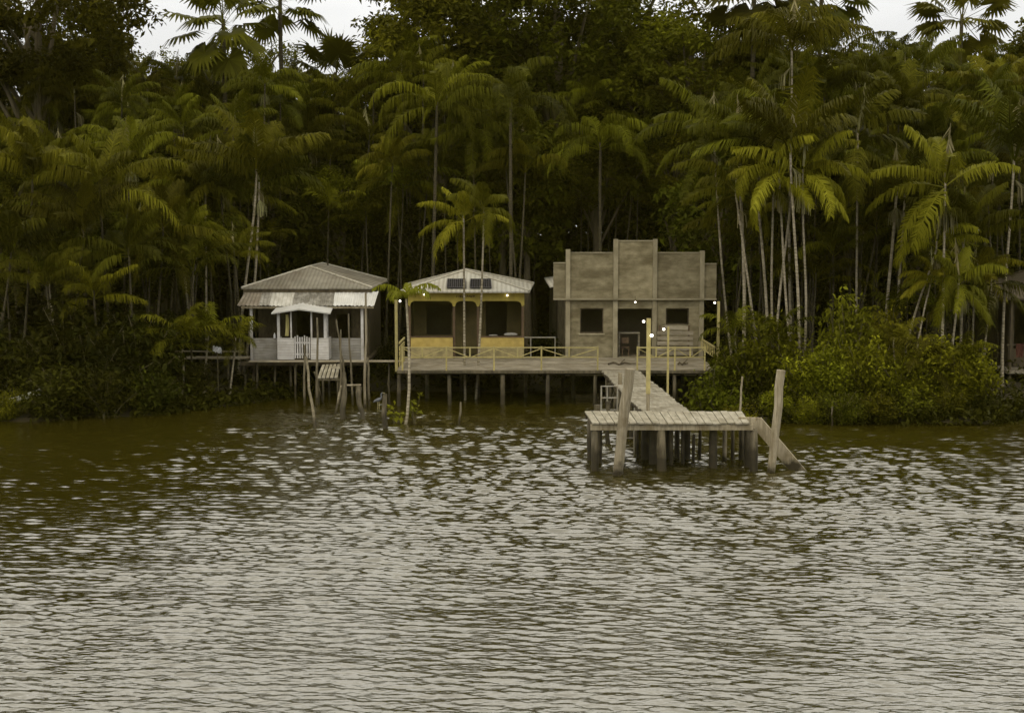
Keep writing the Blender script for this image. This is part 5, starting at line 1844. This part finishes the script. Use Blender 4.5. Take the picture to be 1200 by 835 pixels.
for (px, pt, Y, m_, lab, wd) in (
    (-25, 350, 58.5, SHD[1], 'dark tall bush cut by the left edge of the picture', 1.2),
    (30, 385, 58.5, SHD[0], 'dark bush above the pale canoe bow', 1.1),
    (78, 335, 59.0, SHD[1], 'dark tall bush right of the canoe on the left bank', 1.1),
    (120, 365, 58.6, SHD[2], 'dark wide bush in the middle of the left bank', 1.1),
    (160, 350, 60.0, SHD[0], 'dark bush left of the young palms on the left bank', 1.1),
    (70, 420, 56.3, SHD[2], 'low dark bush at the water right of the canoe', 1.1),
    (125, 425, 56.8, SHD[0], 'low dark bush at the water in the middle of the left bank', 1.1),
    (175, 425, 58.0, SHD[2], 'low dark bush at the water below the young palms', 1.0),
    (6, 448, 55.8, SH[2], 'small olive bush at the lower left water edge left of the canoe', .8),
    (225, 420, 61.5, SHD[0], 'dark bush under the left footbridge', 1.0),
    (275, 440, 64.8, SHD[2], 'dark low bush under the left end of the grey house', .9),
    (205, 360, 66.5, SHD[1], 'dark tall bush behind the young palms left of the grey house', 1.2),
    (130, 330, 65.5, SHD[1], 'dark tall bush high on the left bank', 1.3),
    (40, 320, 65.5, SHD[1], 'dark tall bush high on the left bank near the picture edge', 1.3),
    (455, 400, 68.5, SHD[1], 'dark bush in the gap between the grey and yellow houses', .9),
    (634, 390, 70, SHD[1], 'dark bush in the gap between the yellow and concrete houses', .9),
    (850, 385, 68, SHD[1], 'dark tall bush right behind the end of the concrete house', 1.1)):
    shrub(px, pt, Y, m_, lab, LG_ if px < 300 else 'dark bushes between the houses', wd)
for px, pt, Y, lab in ((520, 446, 66.2, 'small dark plant under the deck before the yellow house'), (598, 443, 66.2, 'small pale edged plant under the deck right of the yellow house door'),
                       (575, 441, 66.2, 'small dark upright plant under the middle of the deck'), (680, 446, 66.2, 'small dark plant under the deck left of the walkway')):
    shrub(px, pt, Y, SHD[0], lab, 'plants in the shade under the deck', .6, 'small_plant')

# young palms on the left bank
for px, py, Y, bpx, s_, i, lab in ((215, 402, 61.0, 212, 1.0, 0, 'bushy young palm on the left bank between two other low ones'),
                                   (186, 410, 60.6, 189, .9, 1, 'bushy young palm on the left bank, leftmost of the low ones'),
                                   (243, 396, 62.0, 238, .9, 2, 'bushy young palm just left of the white plastic sheet'),
                                   (276, 404, 62.6, 268, .7, 0, 'small young palm before the left end of the grey house'),
                                   (60, 330, 62.0, 64, 1.3, 1, 'young palm with yellowing fronds over the dark left bushes')):
    palm(lab, 'young palms on the left bank', P(px, py, Y), gpt(X(bpx, Y), Y), YOUNG[i], s_, .05, 0, name='young_palm', spear=False, stalk=False)

low = []
for (Y, n, ylo, yhi) in ((63.5, 22, 300, 385), (66.8, 22, 260, 345), (70.5, 26, 230, 320), (76, 26, 200, 300), (80, 26, 170, 270)):
    for i in range(n):
        x = -29 + 58 * (i + frg.uniform(.1, .9)) / n
        yq = Y + frg.uniform(-.8, .8)
        px = 600 + x / yq * FPX
        if yq < 65 and 262 < px < 1010: continue
        if 262 < px < 462 and yq < 75: continue
        if 455 < px < 640 and yq < 72.5: continue
        if 640 < px < 852 and yq < 80: continue
        if px > 1140 and yq < 73.5: continue
        low.append((px, frg.uniform(ylo, yhi), yq, x))
low.sort()
for k, (px, py, yq, x) in enumerate(low):
    zi = next(z_ for z_ in zones if z_[0] <= px < z_[1])
    rank = [u_ for u_ in low if zi[0] <= u_[0] < zi[1]].index(low[k])
    palm(f'low young palm in the shade {zi[2]}, {ORD[min(rank, 11)]}', 'low young palms in the forest shade', P(px, py, yq), gpt(x, yq), YOUNG[k % 3], frg.uniform(.9, 1.35), .05, 0,
         name='young_palm', spear=False, stalk=False, mat='bark_dark')

# ------------------------------------------------------------------ the wood behind, one mass
rg = np.random.default_rng(91)
nb = NB()
for i in range(3000):
    x = rg.uniform(-62, 62)
    y = rg.uniform(90, 106)
    ppx = 600 + x / y * FPX
    ztop = CAM_H + (265 - (top_limit(ppx) + 10)) * y / FPX
    z = rg.uniform(0.5, 1) ** .8 * (ztop - 1.0) if rg.random() < .35 else (rg.uniform(0.3, 6.5) if i % 3 == 0 else rg.uniform(0.5, ztop - 1.5))
    cr = rg.uniform(1.2, 2.6)
    k = 60
    q = rg.normal(0, 1, (k, 3))
    q /= np.linalg.norm(q, axis=1)[:, None]
    q *= (rg.random(k) ** .4)[:, None]
    nr = q + rg.normal(0, .5, (k, 3)) + np.array([0, -.2, .6])
    nr /= np.linalg.norm(nr, axis=1)[:, None]
    leaves(nb, rg, np.array([x, y, z]) + q * [cr, cr, cr * .8], nr, .95, .4 + rg.normal(0, .15) + rg.normal(0, .12, k), aspect=.6)
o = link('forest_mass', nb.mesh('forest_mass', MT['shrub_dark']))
tag(o, 'dense dark forest mass closing the view behind the palms', 'forest', None, 'stuff')
# fallen fronds and seedlings under the palms
nb = NB()
n = 26000
x = rg.uniform(-34, 34, n)
y = bank(x) + rg.random(n) ** 1.3 * 30 + .2
z = ground_z(x, y) + rg.random(n) ** 2 * 1.1
xe = rg.uniform(-34, 34, 16000)
xe = xe[(xe > 8.6) | ((xe < -8.8) & (xe > -15.5))]
ye = bank(xe) + rg.uniform(-.5, 1.8, len(xe))
ze = np.maximum(ground_z(xe, ye), 0) + .06 + rg.random(len(xe)) ** 2.2 * np.where(xe < 0, .4, .75)
x, y, z = np.concatenate([x, xe]), np.concatenate([y, ye]), np.concatenate([z, ze])
n = len(x)
nr = rg.normal(0, .5, (n, 3)) + np.array([0, 0, 1.0])
nr /= np.linalg.norm(nr, axis=1)[:, None]
leaves(nb, rg, np.stack([x, y, z], -1), nr, .30, .35 + rg.normal(0, .16, n), aspect=.4)
o = link('undergrowth', nb.mesh('undergrowth', MT['bank_shade_leaf']))
tag(o, 'low leafy undergrowth covering the shaded river bank', 'undergrowth', None, 'stuff')

# thin warm volume, added to lift and tint the dark tones
hz, nt, out = new_mat('tone_lift_volume')
pv = N(nt, 'ShaderNodeVolumePrincipled', Density=TONE_LIFT)
pv.inputs['Color'].default_value = (1.0, 0.87, 0.18, 1)
nt.links.new(pv.outputs[0], out.inputs['Volume'])
o = MB().box(-165, 165, -125, 175, -3.6, 37).build('tone_lift_haze', hz)
o['kind'] = 'stuff'
o['label'] = 'thin warm volume added over river and forest to lift the dark tones'
